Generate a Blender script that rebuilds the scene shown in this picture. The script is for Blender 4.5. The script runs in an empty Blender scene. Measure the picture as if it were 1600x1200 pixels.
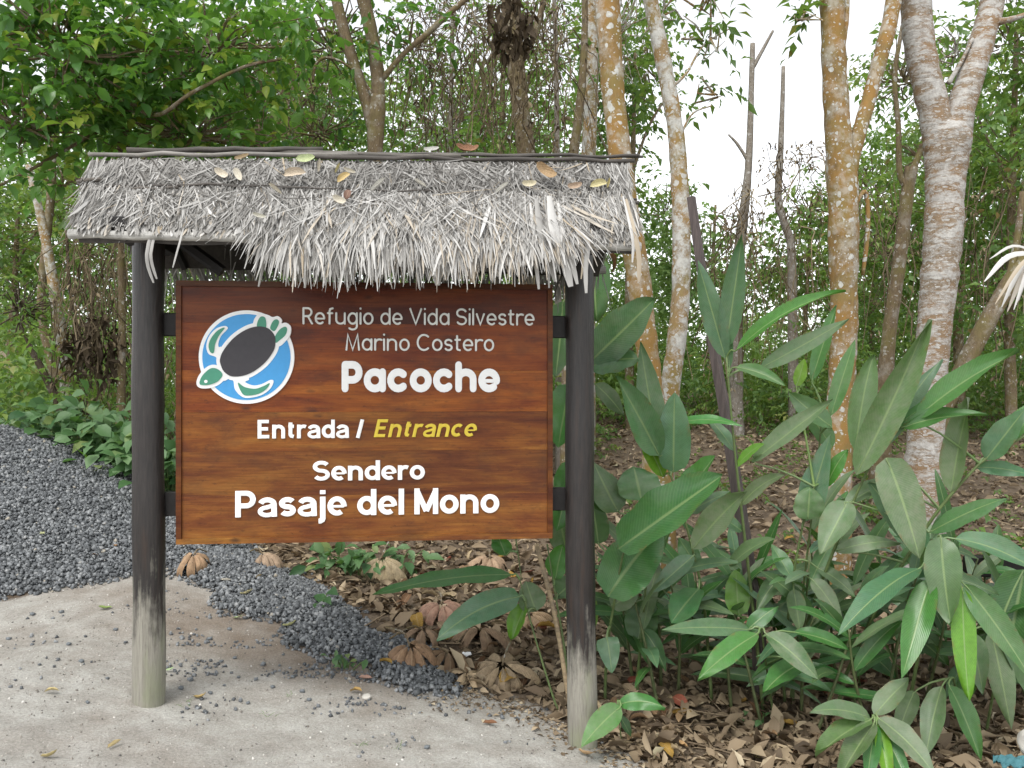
import bpy, math, random
import numpy as np
from mathutils import Vector, Matrix

rng = np.random.default_rng(7)
random.seed(7)
scene = bpy.context.scene
COL = scene.collection

# ------------------------------------------------------------------ camera, sky, sun, exposure
FPX = 1300.0          # focal length in pixels of the 1600 x 1200 photograph
EYE = np.array([0.0, 0.0, 1.6])
cam = bpy.data.cameras.new('camera'); cam.sensor_width = 36.0; cam.lens = FPX / 1600.0 * 36.0
cam.clip_start = 0.05; cam.clip_end = 600.0
cam_o = bpy.data.objects.new('camera', cam); COL.objects.link(cam_o)
cam_o.location = EYE; cam_o.rotation_euler = (math.radians(90), 0, 0)
scene.camera = cam_o

SUN_EL, SUN_AZ = math.radians(58), math.radians(205)     # high, behind the viewer and to the left
world = bpy.data.worlds.new('World'); scene.world = world; world.use_nodes = True
nt = world.node_tree; nt.nodes.clear()
sky = nt.nodes.new('ShaderNodeTexSky'); sky.sky_type = 'NISHITA'; sky.sun_disc = False
sky.sun_elevation = SUN_EL; sky.sun_rotation = SUN_AZ; sky.dust_density = 0.6; sky.air_density = 1.0
hs = nt.nodes.new('ShaderNodeHueSaturation'); hs.inputs['Saturation'].default_value = 0.12
bg = nt.nodes.new('ShaderNodeBackground'); bg.inputs['Strength'].default_value = 0.15
wo = nt.nodes.new('ShaderNodeOutputWorld')
nt.links.new(sky.outputs[0], hs.inputs['Color']); nt.links.new(hs.outputs[0], bg.inputs['Color'])
nt.links.new(bg.outputs[0], wo.inputs['Surface'])

sun = bpy.data.lights.new('sun', 'SUN'); sun.energy = 1.4; sun.angle = math.radians(25); sun.color = (1.0, 0.97, 0.92)
sun_o = bpy.data.objects.new('sun', sun); COL.objects.link(sun_o)
sd = Vector((math.sin(SUN_AZ) * math.cos(SUN_EL), math.cos(SUN_AZ) * math.cos(SUN_EL), math.sin(SUN_EL)))
sun_o.rotation_euler = sd.to_track_quat('Z', 'Y').to_euler()
sun_o.location = sd * 30

vs = scene.view_settings
vs.view_transform = 'Standard'; vs.look = 'None'; vs.gamma = 1.0; vs.use_curve_mapping = False
vs.exposure = 1.15
scene.cycles.use_denoising = True
scene.cycles.max_bounces = 5; scene.cycles.diffuse_bounces = 3; scene.cycles.glossy_bounces = 2
scene.cycles.transmission_bounces = 3; scene.cycles.transparent_max_bounces = 4
scene.cycles.caustics_reflective = False; scene.cycles.caustics_refractive = False
scene.cycles.use_adaptive_sampling = True; scene.cycles.adaptive_threshold = 0.02

# ------------------------------------------------------------------ helpers
def P(px, py, Y):
    """A point of the place at depth Y that the photograph shows at pixel (px, py)."""
    return np.array([(px - 800.0) / FPX * Y, Y, EYE[2] - (py - 600.0) / FPX * Y])

def sstep(a, b, x):
    t = np.clip((np.asarray(x, float) - a) / (b - a), 0, 1)
    return t * t * (3 - 2 * t)

def vnoise(x, y, f, seed=0):
    x = np.asarray(x, float) * f; y = np.asarray(y, float) * f
    s = seed * 1.7
    return (np.sin(x * 1.3 + y * 0.7 + s) + np.sin(-x * 0.8 + y * 1.9 + 2.1 * s + 1.3) + np.sin(x * 2.3 + y * 1.1 * math.cos(s) + 0.5)
            + np.sin(x * 0.6 - y * 2.7 + s * 3)) / 4.0

def gz(x, y):
    """Height of the ground: it falls to the right along the sign and rises as a bank into the wood."""
    x = np.asarray(x, float); y = np.asarray(y, float)
    lat = -0.14 * (np.clip(x, -2.6, 1.3) + 1.835)
    f = 1 - sstep(6.5, 14, y)
    rise = 0.075 * np.clip(y - 5.0, 0, 19)
    back = sstep(5.0, 9.0, y)
    return lat * f + rise + 0.012 * vnoise(x, y, 2.1, 1) + 0.007 * vnoise(x, y, 6.3, 2) + 0.004 * vnoise(x, y, 19.0, 6) + back * 0.10 * vnoise(x, y, 0.55, 3)

def G(px, py):
    """Where the ray through a pixel meets the ground."""
    ys = np.linspace(2.2, 40, 4000)
    xs = (px - 800.0) / FPX * ys; zs = EYE[2] - (py - 600.0) / FPX * ys
    k = np.argmax(zs < gz(xs, ys))
    return np.array([xs[k], ys[k], float(gz(xs[k], ys[k]))])

def norm(v):
    v = np.asarray(v, float); n = np.linalg.norm(v, axis=-1, keepdims=True)
    return v / np.maximum(n, 1e-9)

def mk_mesh(name, verts, faces, mat=None, smooth=False, uv=None, rnd=None):
    """verts (n,3); faces: list of tuples or an int array (m,k), or a list of such arrays"""
    me = bpy.data.meshes.new(name)
    verts = np.asarray(verts, np.float32)
    arrs = None
    if isinstance(faces, np.ndarray): arrs = [faces]
    elif len(faces) and isinstance(faces[0], np.ndarray): arrs = faces
    if arrs is None:
        me.from_pydata([tuple(map(float, v)) for v in verts], [], [tuple(int(i) for i in f) for f in faces])
    else:
        me.vertices.add(len(verts)); me.vertices.foreach_set('co', verts.ravel())
        nl = sum(a.size for a in arrs); npol = sum(len(a) for a in arrs)
        me.loops.add(nl); me.polygons.add(npol)
        me.loops.foreach_set('vertex_index', np.concatenate([a.ravel() for a in arrs]).astype(np.int32))
        tot = np.concatenate([np.full(len(a), a.shape[1]) for a in arrs]).astype(np.int32)
        me.polygons.foreach_set('loop_start', np.concatenate([[0], np.cumsum(tot)[:-1]]).astype(np.int32))
        me.update(calc_edges=True)
    if uv is not None:
        ul = me.uv_layers.new(name='UVMap')
        li = np.empty(len(me.loops), np.int32); me.loops.foreach_get('vertex_index', li)
        ul.data.foreach_set('uv', np.asarray(uv, np.float32)[li].ravel())
    if rnd is not None:
        at = me.attributes.new('rnd', 'FLOAT', 'POINT'); at.data.foreach_set('value', np.asarray(rnd, np.float32))
    if smooth: me.polygons.foreach_set('use_smooth', np.ones(len(me.polygons), bool))
    if mat is not None: me.materials.append(mat)
    me.validate(); me.update()
    return me

def link(name, me, parent=None, color=None, label=None, cat=None, group=None, kind=None, loc=None):
    o = bpy.data.objects.new(name, me); COL.objects.link(o)
    if parent is not None: o.parent = parent
    if loc is not None: o.location = loc
    if color is not None: o.color = color
    tag(o, label, cat, group, kind)
    return o

def tag(o, label=None, cat=None, group=None, kind=None):
    if label: o['label'] = label
    if cat: o['category'] = cat
    if group: o['group'] = group
    if kind: o['kind'] = kind
    return o

def thing(name, label, cat, loc, group=None, rotz=0.0):
    o = bpy.data.objects.new(name, None); COL.objects.link(o)
    o.location = tuple(map(float, loc)); o.rotation_euler = (0, 0, rotz); o.empty_display_size = 0.1
    return tag(o, label, cat, group)

def part(name, verts, faces, mat, parent, base=None, **k):
    """verts in place-space; base = location of the (unrotated) thing they belong to"""
    color = k.pop('color', None); label = k.pop('label', None); kind = k.pop('kind', None)
    v = np.asarray(verts, float)
    if base is not None: v = v - np.asarray(base, float)
    return link(name, mk_mesh(name, v, faces, mat, **k), parent, color, label, None, None, kind)

class MB:
    """collects geometry for one mesh"""
    def __init__(s): s.v = []; s.f = []; s.n = 0; s.r = []; s.uv = []
    def add(s, v, f, r=0.5, uv=None):
        v = np.asarray(v, float)
        s.v.append(v); s.f += [tuple(i + s.n for i in q) for q in f]; s.n += len(v)
        s.r.append(np.full(len(v), r)); s.uv.append(np.zeros((len(v), 2)) if uv is None else np.asarray(uv))
    def get(s): return np.concatenate(s.v), s.f
    def rnd(s): return np.concatenate(s.r)
    def uvs(s): return np.concatenate(s.uv)

def tube(pts, rad, sides=8, cap=True, jitter=0.0):
    pts = np.asarray(pts, float); n = len(pts)
    rad = np.broadcast_to(np.asarray(rad, float), (n,))
    tan = np.gradient(pts, axis=0); tan = norm(tan)
    ref = np.array([0.0, 1.0, 0.0]) if abs(tan[0][1]) < 0.8 else np.array([1.0, 0, 0])
    a = norm(np.cross(tan[0], ref)); V = []
    ang = np.linspace(0, 2 * np.pi, sides, endpoint=False)
    for i in range(n):
        a = norm(a - tan[i] * np.dot(a, tan[i])); b = np.cross(tan[i], a)
        r = rad[i] * (1 + (jitter * rng.uniform(-1, 1, sides) if jitter else 0))
        V.append(pts[i] + (np.cos(ang) * r)[:, None] * a + (np.sin(ang) * r)[:, None] * b if jitter else
                 pts[i] + rad[i] * (np.cos(ang)[:, None] * a + np.sin(ang)[:, None] * b))
    V = np.concatenate(V); F = []
    for i in range(n - 1):
        for j in range(sides):
            k = (j + 1) % sides
            F.append((i * sides + j, i * sides + k, (i + 1) * sides + k, (i + 1) * sides + j))
    if cap:
        F.append(tuple(range(sides))[::-1]); F.append(tuple((n - 1) * sides + j for j in range(sides)))
    return V, F

def resample(pts, n):
    """Catmull-Rom through control points; works on any number of columns"""
    p = np.asarray(pts, float)
    if len(p) < 2: return p
    q = np.vstack([2 * p[0] - p[1], p, 2 * p[-1] - p[-2]])
    out = []
    for t in np.linspace(0, len(p) - 1 - 1e-6, n):
        i = int(t); u = t - i
        a, b, c, d = q[i], q[i + 1], q[i + 2], q[i + 3]
        out.append(0.5 * (2 * b + (c - a) * u + (2 * a - 5 * b + 4 * c - d) * u * u + (3 * b - a - 3 * c + d) * u ** 3))
    return np.array(out)

def box(x0, x1, y0, y1, z0, z1):
    v = [(x, y, z) for x in (x0, x1) for y in (y0, y1) for z in (z0, z1)]
    f = [(0, 1, 3, 2), (4, 6, 7, 5), (0, 4, 5, 1), (2, 3, 7, 6), (0, 2, 6, 4), (1, 5, 7, 3)]
    return np.array(v, float), f

def bevel_box(x0, x1, y0, y1, z0, z1, b):
    """box with chamfered edges along x and on the front"""
    sec = [(y0 + b, z0), (y1 - b, z0), (y1, z0 + b), (y1, z1 - b), (y1 - b, z1), (y0 + b, z1), (y0, z1 - b), (y0, z0 + b)]
    rings = []
    for x, s in ((x0, b), (x0 + b, 0), (x1 - b, 0), (x1, b)):
        cy, cz = (y0 + y1) / 2, (z0 + z1) / 2
        rings.append([(x, y + (np.sign(cy - y) * s), z + np.sign(cz - z) * s) for y, z in sec])
    V = np.array([p for r in rings for p in r]); F = []
    for i in range(3):
        for j in range(8):
            k = (j + 1) % 8
            F.append((i * 8 + j, i * 8 + k, i * 8 + 8 + k, i * 8 + 8 + j))
    F.append(tuple(range(8))[::-1]); F.append(tuple(24 + j for j in range(8)))
    return V, F

# ------------------------------------------------------------------ materials
def new_mat(name):
    m = bpy.data.materials.new(name); m.use_nodes = True
    t = m.node_tree; t.nodes.clear()
    out = t.nodes.new('ShaderNodeOutputMaterial'); b = t.nodes.new('ShaderNodeBsdfPrincipled')
    t.links.new(b.outputs[0], out.inputs['Surface'])
    return m, t, b, out

class N:
    """short-hand for building node trees"""
    def __init__(s, t): s.t = t
    def n(s, kind, **k):
        x = s.t.nodes.new(kind)
        for a, v in k.items():
            if hasattr(x, a): setattr(x, a, v)
        return x
    def set(s, sock, v):
        if hasattr(v, 'is_output'): s.t.links.new(v, sock)
        else:
            sock.default_value = v
    def coord(s, which='Object', scale=(1, 1, 1)):
        c = s.n('ShaderNodeTexCoord'); m = s.n('ShaderNodeMapping'); m.inputs['Scale'].default_value = scale
        s.t.links.new(c.outputs[which], m.inputs['Vector']); return m.outputs[0]
    def noise(s, vec, scale, detail=4, rough=0.55, dist=0.0):
        x = s.n('ShaderNodeTexNoise'); s.set(x.inputs['Vector'], vec)
        x.inputs['Scale'].default_value = scale; x.inputs['Detail'].default_value = detail
        x.inputs['Roughness'].default_value = rough; x.inputs['Distortion'].default_value = dist
        return x.outputs['Fac']
    def voro(s, vec, scale, feature='F1', rand=1.0):
        x = s.n('ShaderNodeTexVoronoi', feature=feature); s.set(x.inputs['Vector'], vec)
        x.inputs['Scale'].default_value = scale; x.inputs['Randomness'].default_value = rand
        return x
    def ramp(s, fac, stops, interp='LINEAR'):
        x = s.n('ShaderNodeValToRGB'); s.set(x.inputs['Fac'], fac); e = x.color_ramp.elements
        x.color_ramp.interpolation = interp
        while len(e) < len(stops): e.new(0.5)
        for i, (p, c) in enumerate(stops):
            e[i].position = p; e[i].color = (c, c, c, 1) if np.isscalar(c) else (*c, 1)
        return x.outputs['Color']
    def mix(s, fac, a, b, mode='MIX'):
        x = s.n('ShaderNodeMix', data_type='RGBA', blend_type=mode)
        s.set(x.inputs['Factor'], fac)
        for sock, v in ((x.inputs[6], a), (x.inputs[7], b)):
            s.set(sock, v if hasattr(v, 'is_output') else (*v, 1))
        return x.outputs[2]
    def math(s, op, a, b=0.0, clamp=False):
        x = s.n('ShaderNodeMath', operation=op); x.use_clamp = clamp
        s.set(x.inputs[0], a); s.set(x.inputs[1], b); return x.outputs[0]
    def bump(s, h, strength, dist=0.01):
        x = s.n('ShaderNodeBump'); s.set(x.inputs['Height'], h)
        x.inputs['Strength'].default_value = strength; x.inputs['Distance'].default_value = dist
        return x.outputs[0]
    def attr(s, name, kind='GEOMETRY', out='Fac'):
        x = s.n('ShaderNodeAttribute', attribute_type=kind); x.attribute_name = name; return x.outputs[out]

MAT = {}

def leafy(name, stops, rough=0.5, trans=0.35, tcol=(0.10, 0.17, 0.02), spec=0.4):
    """cloud foliage: colour from the per-leaf value"""
    m, t, b, out = new_mat(name); k = N(t)
    r = k.attr('rnd'); c = k.ramp(r, stops)
    k.set(b.inputs['Base Color'], c); b.inputs['Roughness'].default_value = rough
    b.inputs['Specular IOR Level'].default_value = spec
    tr = k.n('ShaderNodeBsdfTranslucent')
    k.set(tr.inputs['Color'], k.mix(0.6, c, tcol))
    mx = k.n('ShaderNodeMixShader'); mx.inputs[0].default_value = trans
    t.links.new(b.outputs[0], mx.inputs[1]); t.links.new(tr.outputs[0], mx.inputs[2]); t.links.new(mx.outputs[0], out.inputs['Surface'])
    MAT[name] = m

leafy('canopy_leaf', [(0, (0.025, 0.075, 0.03)), (0.35, (0.055, 0.14, 0.035)), (0.7, (0.10, 0.22, 0.045)), (0.93, (0.17, 0.31, 0.06)), (1, (0.32, 0.34, 0.04))],
      rough=0.36, trans=0.45, tcol=(0.17, 0.38, 0.03))
leafy('wood_leaf', [(0, (0.045, 0.09, 0.03)), (0.4, (0.09, 0.18, 0.05)), (0.75, (0.15, 0.25, 0.06)), (0.95, (0.24, 0.33, 0.085)), (1, (0.24, 0.16, 0.06))],
      rough=0.45, trans=0.46, tcol=(0.25, 0.40, 0.05))
leafy('far_leaf', [(0, (0.06, 0.12, 0.035)), (0.5, (0.12, 0.22, 0.06)), (1, (0.2, 0.3, 0.09))], rough=0.6, trans=0.4, tcol=(0.2, 0.32, 0.06))
leafy('dry_litter', [(0, (0.04, 0.029, 0.02)), (0.3, (0.125, 0.092, 0.06)), (0.6, (0.235, 0.178, 0.115)), (0.85, (0.38, 0.30, 0.20)), (0.96, (0.48, 0.41, 0.29)), (1, (0.16, 0.19, 0.06))],
      rough=0.7, trans=0.08, tcol=(0.25, 0.13, 0.04), spec=0.2)
leafy('dry_tangle', [(0, (0.06, 0.045, 0.03)), (0.5, (0.15, 0.115, 0.07)), (1, (0.27, 0.22, 0.14))], rough=0.8, trans=0.05, tcol=(0.2, 0.12, 0.05), spec=0.15)
leafy('thatch_strand', [(0, (0.06, 0.056, 0.05)), (0.3, (0.18, 0.172, 0.16)), (0.6, (0.335, 0.326, 0.308)), (0.88, (0.53, 0.52, 0.50)), (1, (0.36, 0.30, 0.22))],
      rough=0.75, trans=0.06, tcol=(0.4, 0.35, 0.25), spec=0.2)
leafy('ground_leaf', [(0, (0.03, 0.09, 0.03)), (0.5, (0.08, 0.17, 0.06)), (0.9, (0.15, 0.25, 0.11)), (1, (0.22, 0.27, 0.08))], rough=0.5, tcol=(0.12, 0.26, 0.03))
leafy('grass_blade', [(0, (0.05, 0.13, 0.015)), (1, (0.13, 0.28, 0.03))], rough=0.45, tcol=(0.16, 0.34, 0.02))

def plant_leaf():
    """big plant leaves: object colour, pale midrib, fine side veins, dust in patches (object alpha)"""
    m, t, b, out = new_mat('plant_leaf'); k = N(t)
    oi = k.n('ShaderNodeObjectInfo'); uv = k.n('ShaderNodeUVMap')
    sp = k.n('ShaderNodeSeparateXYZ'); t.links.new(uv.outputs[0], sp.inputs[0])
    u = k.math('ABSOLUTE', k.math('SUBTRACT', sp.outputs[0], 0.5))
    oc = k.coord('Object')
    n1 = k.noise(oc, 9, 4); n2 = k.noise(oc, 42, 5, 0.65)
    col = k.mix(k.ramp(n1, [(0.3, 0.0), (0.75, 0.55)]), oi.outputs['Color'], k.mix(0.5, oi.outputs['Color'], (0.10, 0.20, 0.03)))
    col = k.mix(1.0, col, k.ramp(n2, [(0.25, 0.75), (0.75, 1.15)]), 'MULTIPLY')
    vein = k.math('SINE', k.math('MULTIPLY', k.math('ADD', sp.outputs[1], k.math('MULTIPLY', u, -0.35)), 210.0))
    col = k.mix(k.math('MULTIPLY', k.ramp(vein, [(0.5, 0.0), (1.0, 0.26)]), 1.0), col, (0.16, 0.26, 0.10))
    dust = k.math('MULTIPLY', oi.outputs['Alpha'], k.ramp(k.noise(oc, 14, 6, 0.7), [(0.32, 0.15), (0.68, 1.0)]), clamp=True)
    col = k.mix(dust, col, (0.25, 0.255, 0.19))
    rib = k.ramp(u, [(0.0, 1.0), (0.022, 0.75), (0.04, 0.0)])
    col = k.mix(k.math('MULTIPLY', rib, 0.6), col, (0.27, 0.36, 0.15))
    mar = k.math('MULTIPLY', k.ramp(u, [(0.36, 0.0), (0.5, 1.0)]), k.ramp(k.noise(oc, 11, 5, 0.7), [(0.56, 0.0), (0.66, 1.0)]))
    col = k.mix(k.math('MULTIPLY', mar, 0.8), col, (0.17, 0.10, 0.04))
    col = k.mix(k.ramp(k.noise(oc, 120, 2), [(0.74, 0.0), (0.78, 0.7)]), col, (0.12, 0.075, 0.035))
    k.set(b.inputs['Base Color'], col)
    k.set(b.inputs['Roughness'], k.math('ADD', 0.27, k.math('MULTIPLY', dust, 0.5)))
    b.inputs['Specular IOR Level'].default_value = 0.45
    h = k.math('ADD', k.math('MULTIPLY', vein, 0.5), k.math('MULTIPLY', rib, -2.0))
    t.links.new(k.bump(h, 0.22, 0.002), b.inputs['Normal'])
    tr = k.n('ShaderNodeBsdfTranslucent'); k.set(tr.inputs['Color'], k.mix(0.55, col, (0.13, 0.30, 0.01)))
    mx = k.n('ShaderNodeMixShader'); mx.inputs[0].default_value = 0.27
    t.links.new(b.outputs[0], mx.inputs[1]); t.links.new(tr.outputs[0], mx.inputs[2]); t.links.new(mx.outputs[0], out.inputs['Surface'])
    MAT['plant_leaf'] = m
plant_leaf()

def dry_leaf():
    m, t, b, out = new_mat('dry_leaf'); k = N(t)
    oi = k.n('ShaderNodeObjectInfo'); oc = k.coord('Object')
    uv = k.n('ShaderNodeUVMap'); sp = k.n('ShaderNodeSeparateXYZ'); t.links.new(uv.outputs[0], sp.inputs[0])
    u = k.math('ABSOLUTE', k.math('SUBTRACT', sp.outputs[0], 0.5))
    n1 = k.noise(oc, 30, 5, 0.65)
    col = k.mix(1.0, oi.outputs['Color'], k.ramp(n1, [(0.25, 0.55), (0.7, 1.2)]), 'MULTIPLY')
    rib = k.ramp(u, [(0.0, 1.0), (0.05, 0.0)])
    vein = k.math('SINE', k.math('MULTIPLY', k.math('ADD', sp.outputs[1], k.math('MULTIPLY', u, -0.5)), 75.0))
    col = k.mix(k.math('MULTIPLY', rib, 0.4), col, (0.40, 0.31, 0.2))
    col = k.mix(k.ramp(k.noise(oc, 75, 2), [(0.66, 0.0), (0.74, 0.8)]), col, (0.06, 0.035, 0.02))
    k.set(b.inputs['Base Color'], col); b.inputs['Roughness'].default_value = 0.65
    b.inputs['Specular IOR Level'].default_value = 0.25
    t.links.new(k.bump(k.math('ADD', vein, k.math('MULTIPLY', rib, -2)), 0.35, 0.003), b.inputs['Normal'])
    MAT['dry_leaf'] = m
dry_leaf()

def bark(name, base, dark, pale, patch=0.5, ring=False, orange=None, moss=None, scale=1.0):
    m, t, b, out = new_mat(name); k = N(t)
    oc = k.coord('Object', (1, 1, 1)); wob = k.n('ShaderNodeMapping')
    fine = k.noise(k.coord('Object', (1, 1, 0.35)), 38 * scale, 6, 0.7)
    big = k.noise(oc, 3.2 * scale, 5, 0.6)
    col = k.mix(k.ramp(fine, [(0.3, 0.0), (0.7, 1.0)]), dark, base)
    if orange: col = k.mix(k.ramp(k.noise(oc, 2.4 * scale, 5, 0.6), [(0.42, 0.0), (0.55, 0.9)]), col, orange)
    if moss: col = k.mix(k.ramp(k.noise(oc, 4.5 * scale, 4), [(0.45, 0.0), (0.65, 0.7)]), col, moss)
    # round lichen discs of several sizes, edges broken by noise
    nz = k.n('ShaderNodeTexNoise'); k.set(nz.inputs['Vector'], oc); nz.inputs['Scale'].default_value = 14 * scale; nz.inputs['Detail'].default_value = 4
    vm = k.n('ShaderNodeVectorMath', operation='MULTIPLY_ADD'); t.links.new(nz.outputs['Color'], vm.inputs[0])
    vm.inputs[1].default_value = (0.07, 0.07, 0.05); t.links.new(oc, vm.inputs[2])
    sc = vm.outputs[0]
    if ring:
        mp = k.n('ShaderNodeMapping'); mp.inputs['Scale'].default_value = (0.8, 0.8, 2.3); t.links.new(sc, mp.inputs['Vector']); sc = mp.outputs[0]
    masks = None
    for s, thr in ((13.0, 0.33), (23.0, 0.33), (44.0, 0.3)):
        v = k.voro(sc, s * scale)
        d = k.math('LESS_THAN', v.outputs['Distance'], thr)
        sel = k.n('ShaderNodeSeparateColor'); t.links.new(v.outputs['Color'], sel.inputs[0])
        d = k.math('MULTIPLY', d, k.math('LESS_THAN', sel.outputs[0], patch))
        masks = d if masks is None else k.math('MAXIMUM', masks, d)
    region = k.ramp(k.noise(sc, 5.5 * scale, 9, 0.72), [(0.46 - 0.2 * (patch - 0.4), 0.0), (0.58 - 0.2 * (patch - 0.4), 1.0)])
    masks = k.math('MAXIMUM', masks, k.math('MULTIPLY', region, 1.0 if patch > 0.3 else 0.5))
    pv = k.mix(k.ramp(k.noise(oc, 26 * scale, 6, 0.75), [(0.32, 0.0), (0.68, 1.0)]), tuple(c * 0.55 for c in pale), pale)
    col = k.mix(k.math('MULTIPLY', masks, 0.88), col, pv)
    col = k.mix(k.ramp(k.noise(oc, 70, 4, 0.7), [(0.60, 0.0), (0.72, 0.55)]), col, tuple(c * 0.6 for c in dark))
    hgt = k.math('ADD', k.math('MULTIPLY', fine, 0.6), k.math('MULTIPLY', masks, 0.35))
    if ring:
        rg = k.noise(k.coord('Object', (0.25, 0.25, 1)), 46, 3, 0.6)
        col = k.mix(k.ramp(rg, [(0.60, 0.0), (0.70, 0.55)]), col, dark)
        hgt = k.math('ADD', hgt, k.math('MULTIPLY', rg, -0.8))
    k.set(b.inputs['Base Color'], col); b.inputs['Roughness'].default_value = 0.85; b.inputs['Specular IOR Level'].default_value = 0.2
    t.links.new(k.bump(hgt, 0.7, 0.012), b.inputs['Normal'])
    MAT[name] = m
bark('bark_ochre', (0.25, 0.165, 0.065), (0.13, 0.085, 0.04), (0.57, 0.575, 0.54), 0.27, orange=(0.255, 0.145, 0.045), moss=(0.19, 0.155, 0.055))
bark('bark_pale', (0.30, 0.22, 0.12), (0.17, 0.12, 0.07), (0.56, 0.56, 0.53), 0.42, orange=(0.26, 0.16, 0.06), moss=(0.2, 0.165, 0.055))
bark('bark_ringed', (0.27, 0.215, 0.155), (0.15, 0.11, 0.075), (0.52, 0.51, 0.485), 0.45, ring=True, orange=(0.23, 0.15, 0.085))
bark('bark_brown', (0.20, 0.15, 0.09), (0.09, 0.065, 0.04), (0.42, 0.40, 0.35), 0.14, moss=(0.15, 0.13, 0.045))
bark('bark_grey', (0.26, 0.23, 0.19), (0.13, 0.11, 0.09), (0.46, 0.44, 0.41), 0.2)
bark('bark_dark', (0.10, 0.075, 0.05), (0.045, 0.034, 0.024), (0.28, 0.26, 0.22), 0.1)

def simple(name, col, rough=0.7, var=0.25, scale=20, bump=0.3, spec=0.3, dist=0.004, objcol=False):
    m, t, b, out = new_mat(name); k = N(t); oc = k.coord('Object')
    n1 = k.noise(oc, scale, 5, 0.65)
    c = col
    if objcol: c = k.n('ShaderNodeObjectInfo').outputs['Color']
    k.set(b.inputs['Base Color'], k.mix(1.0, c, k.ramp(n1, [(0.25, 1 - var), (0.75, 1 + var)]), 'MULTIPLY'))
    b.inputs['Roughness'].default_value = rough; b.inputs['Specular IOR Level'].default_value = spec
    if bump: t.links.new(k.bump(n1, bump, dist), b.inputs['Normal'])
    MAT[name] = m
simple('white_paint', (0.80, 0.80, 0.79), 0.45, 0.05, 40, 0.05)
simple('silver_paint', (0.66, 0.67, 0.64), 0.45, 0.15, 30, 0.05)
simple('yellow_paint', (0.62, 0.47, 0.05), 0.5, 0.10, 40, 0.05)
simple('blue_paint', (0.06, 0.30, 0.62), 0.45, 0.06, 30, 0.03)
simple('green_paint', (0.065, 0.26, 0.17), 0.45, 0.06, 30, 0.03)
simple('shell_paint', (0.045, 0.042, 0.047), 0.5, 0.1, 30, 0.03)
simple('stone_grey', (0.165, 0.18, 0.19), 0.8, 0.45, 26, 0.6, objcol=False)
simple('pale_rock', (0.42, 0.40, 0.36), 0.85, 0.3, 9, 0.7, dist=0.02)
simple('stem_green', (0.13, 0.17, 0.05), 0.5, 0.35, 18, 0.2, objcol=True)
simple('dark_beam', (0.012, 0.0105, 0.01), 0.55, 0.4, 14, 0.4)
simple('backing', (0.04, 0.035, 0.03), 0.9, 0.5, 25, 0.8)
simple('plaster', (0.46, 0.37, 0.29), 0.9, 0.15, 4, 0.3)
simple('paper', (0.8, 0.8, 0.8), 0.7, 0.05, 20, 0.1)
simple('cloth_blue', (0.05, 0.15, 0.17), 0.7, 0.2, 20, 0.2)
simple('flower', (0.75, 0.42, 0.02), 0.6, 0.15, 50, 0.0)

def gravel_mat():
    m, t, b, out = new_mat('gravel_stone'); k = N(t)
    r = k.attr('rnd'); oc = k.coord('Object')
    c = k.ramp(r, [(0, (0.065, 0.07, 0.074)), (0.5, (0.14, 0.149, 0.156)), (0.9, (0.235, 0.245, 0.25)), (0.985, (0.27, 0.275, 0.275)), (1, (0.36, 0.32, 0.25))])
    n1 = k.noise(oc, 60, 4, 0.7)
    k.set(b.inputs['Base Color'], k.mix(1.0, c, k.ramp(n1, [(0.25, 0.7), (0.75, 1.25)]), 'MULTIPLY'))
    b.inputs['Roughness'].default_value = 0.75
    MAT['gravel_stone'] = m
gravel_mat()

def ground_mat():
    m, t, b, out = new_mat('ground'); k = N(t); oc = k.coord('Object')
    sand_m = k.attr('rnd')
    n_big = k.noise(oc, 1.1, 5, 0.6); n_mid = k.noise(oc, 5.5, 6, 0.65); n_fine = k.noise(oc, 85, 5, 0.7); n_grit = k.noise(oc, 260, 3, 0.7)
    sand = k.ramp(n_mid, [(0.25, (0.29, 0.27, 0.24)), (0.5, (0.405, 0.39, 0.355)), (0.75, (0.52, 0.51, 0.475))])
    sand = k.mix(k.ramp(n_big, [(0.46, 0.0), (0.64, 0.55)]), sand, k.mix(n_mid, (0.20, 0.165, 0.13), (0.33, 0.28, 0.235)))
    damp = k.attr('damp'); sand = k.mix(k.math('MULTIPLY', damp, k.ramp(n_mid, [(0.3, 1.0), (0.7, 0.6)])), sand, (0.215, 0.17, 0.13))
    sand = k.mix(1.0, sand, k.ramp(n_fine, [(0.25, 0.6), (0.75, 1.22)]), 'MULTIPLY')
    sand = k.mix(k.ramp(n_grit, [(0.68, 0.0), (0.74, 0.7)]), sand, (0.16, 0.155, 0.15))
    sand = k.mix(k.ramp(k.noise(oc, 190, 2), [(0.70, 0.0), (0.75, 0.8)]), sand, (0.68, 0.66, 0.62))
    soil = k.ramp(n_mid, [(0.3, (0.085, 0.063, 0.045)), (0.7, (0.20, 0.155, 0.11))])
    soil = k.mix(1.0, soil, k.ramp(n_fine, [(0.25, 0.6), (0.75, 1.35)]), 'MULTIPLY')
    edge = k.math('ADD', sand_m, k.math('MULTIPLY', k.math('SUBTRACT', n_mid, 0.5), 0.9))
    col = k.mix(k.ramp(edge, [(0.36, 0.0), (0.66, 1.0)]), soil, sand)
    k.set(b.inputs['Base Color'], col); b.inputs['Roughness'].default_value = 0.95; b.inputs['Specular IOR Level'].default_value = 0.15
    h = k.math('ADD', k.math('MULTIPLY', n_fine, 0.5), k.math('MULTIPLY', n_mid, 1.6)); h = k.math('ADD', h, k.math('MULTIPLY', n_grit, 0.35))
    t.links.new(k.bump(h, 0.85, 0.016), b.inputs['Normal'])
    MAT['ground'] = m
ground_mat()

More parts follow.
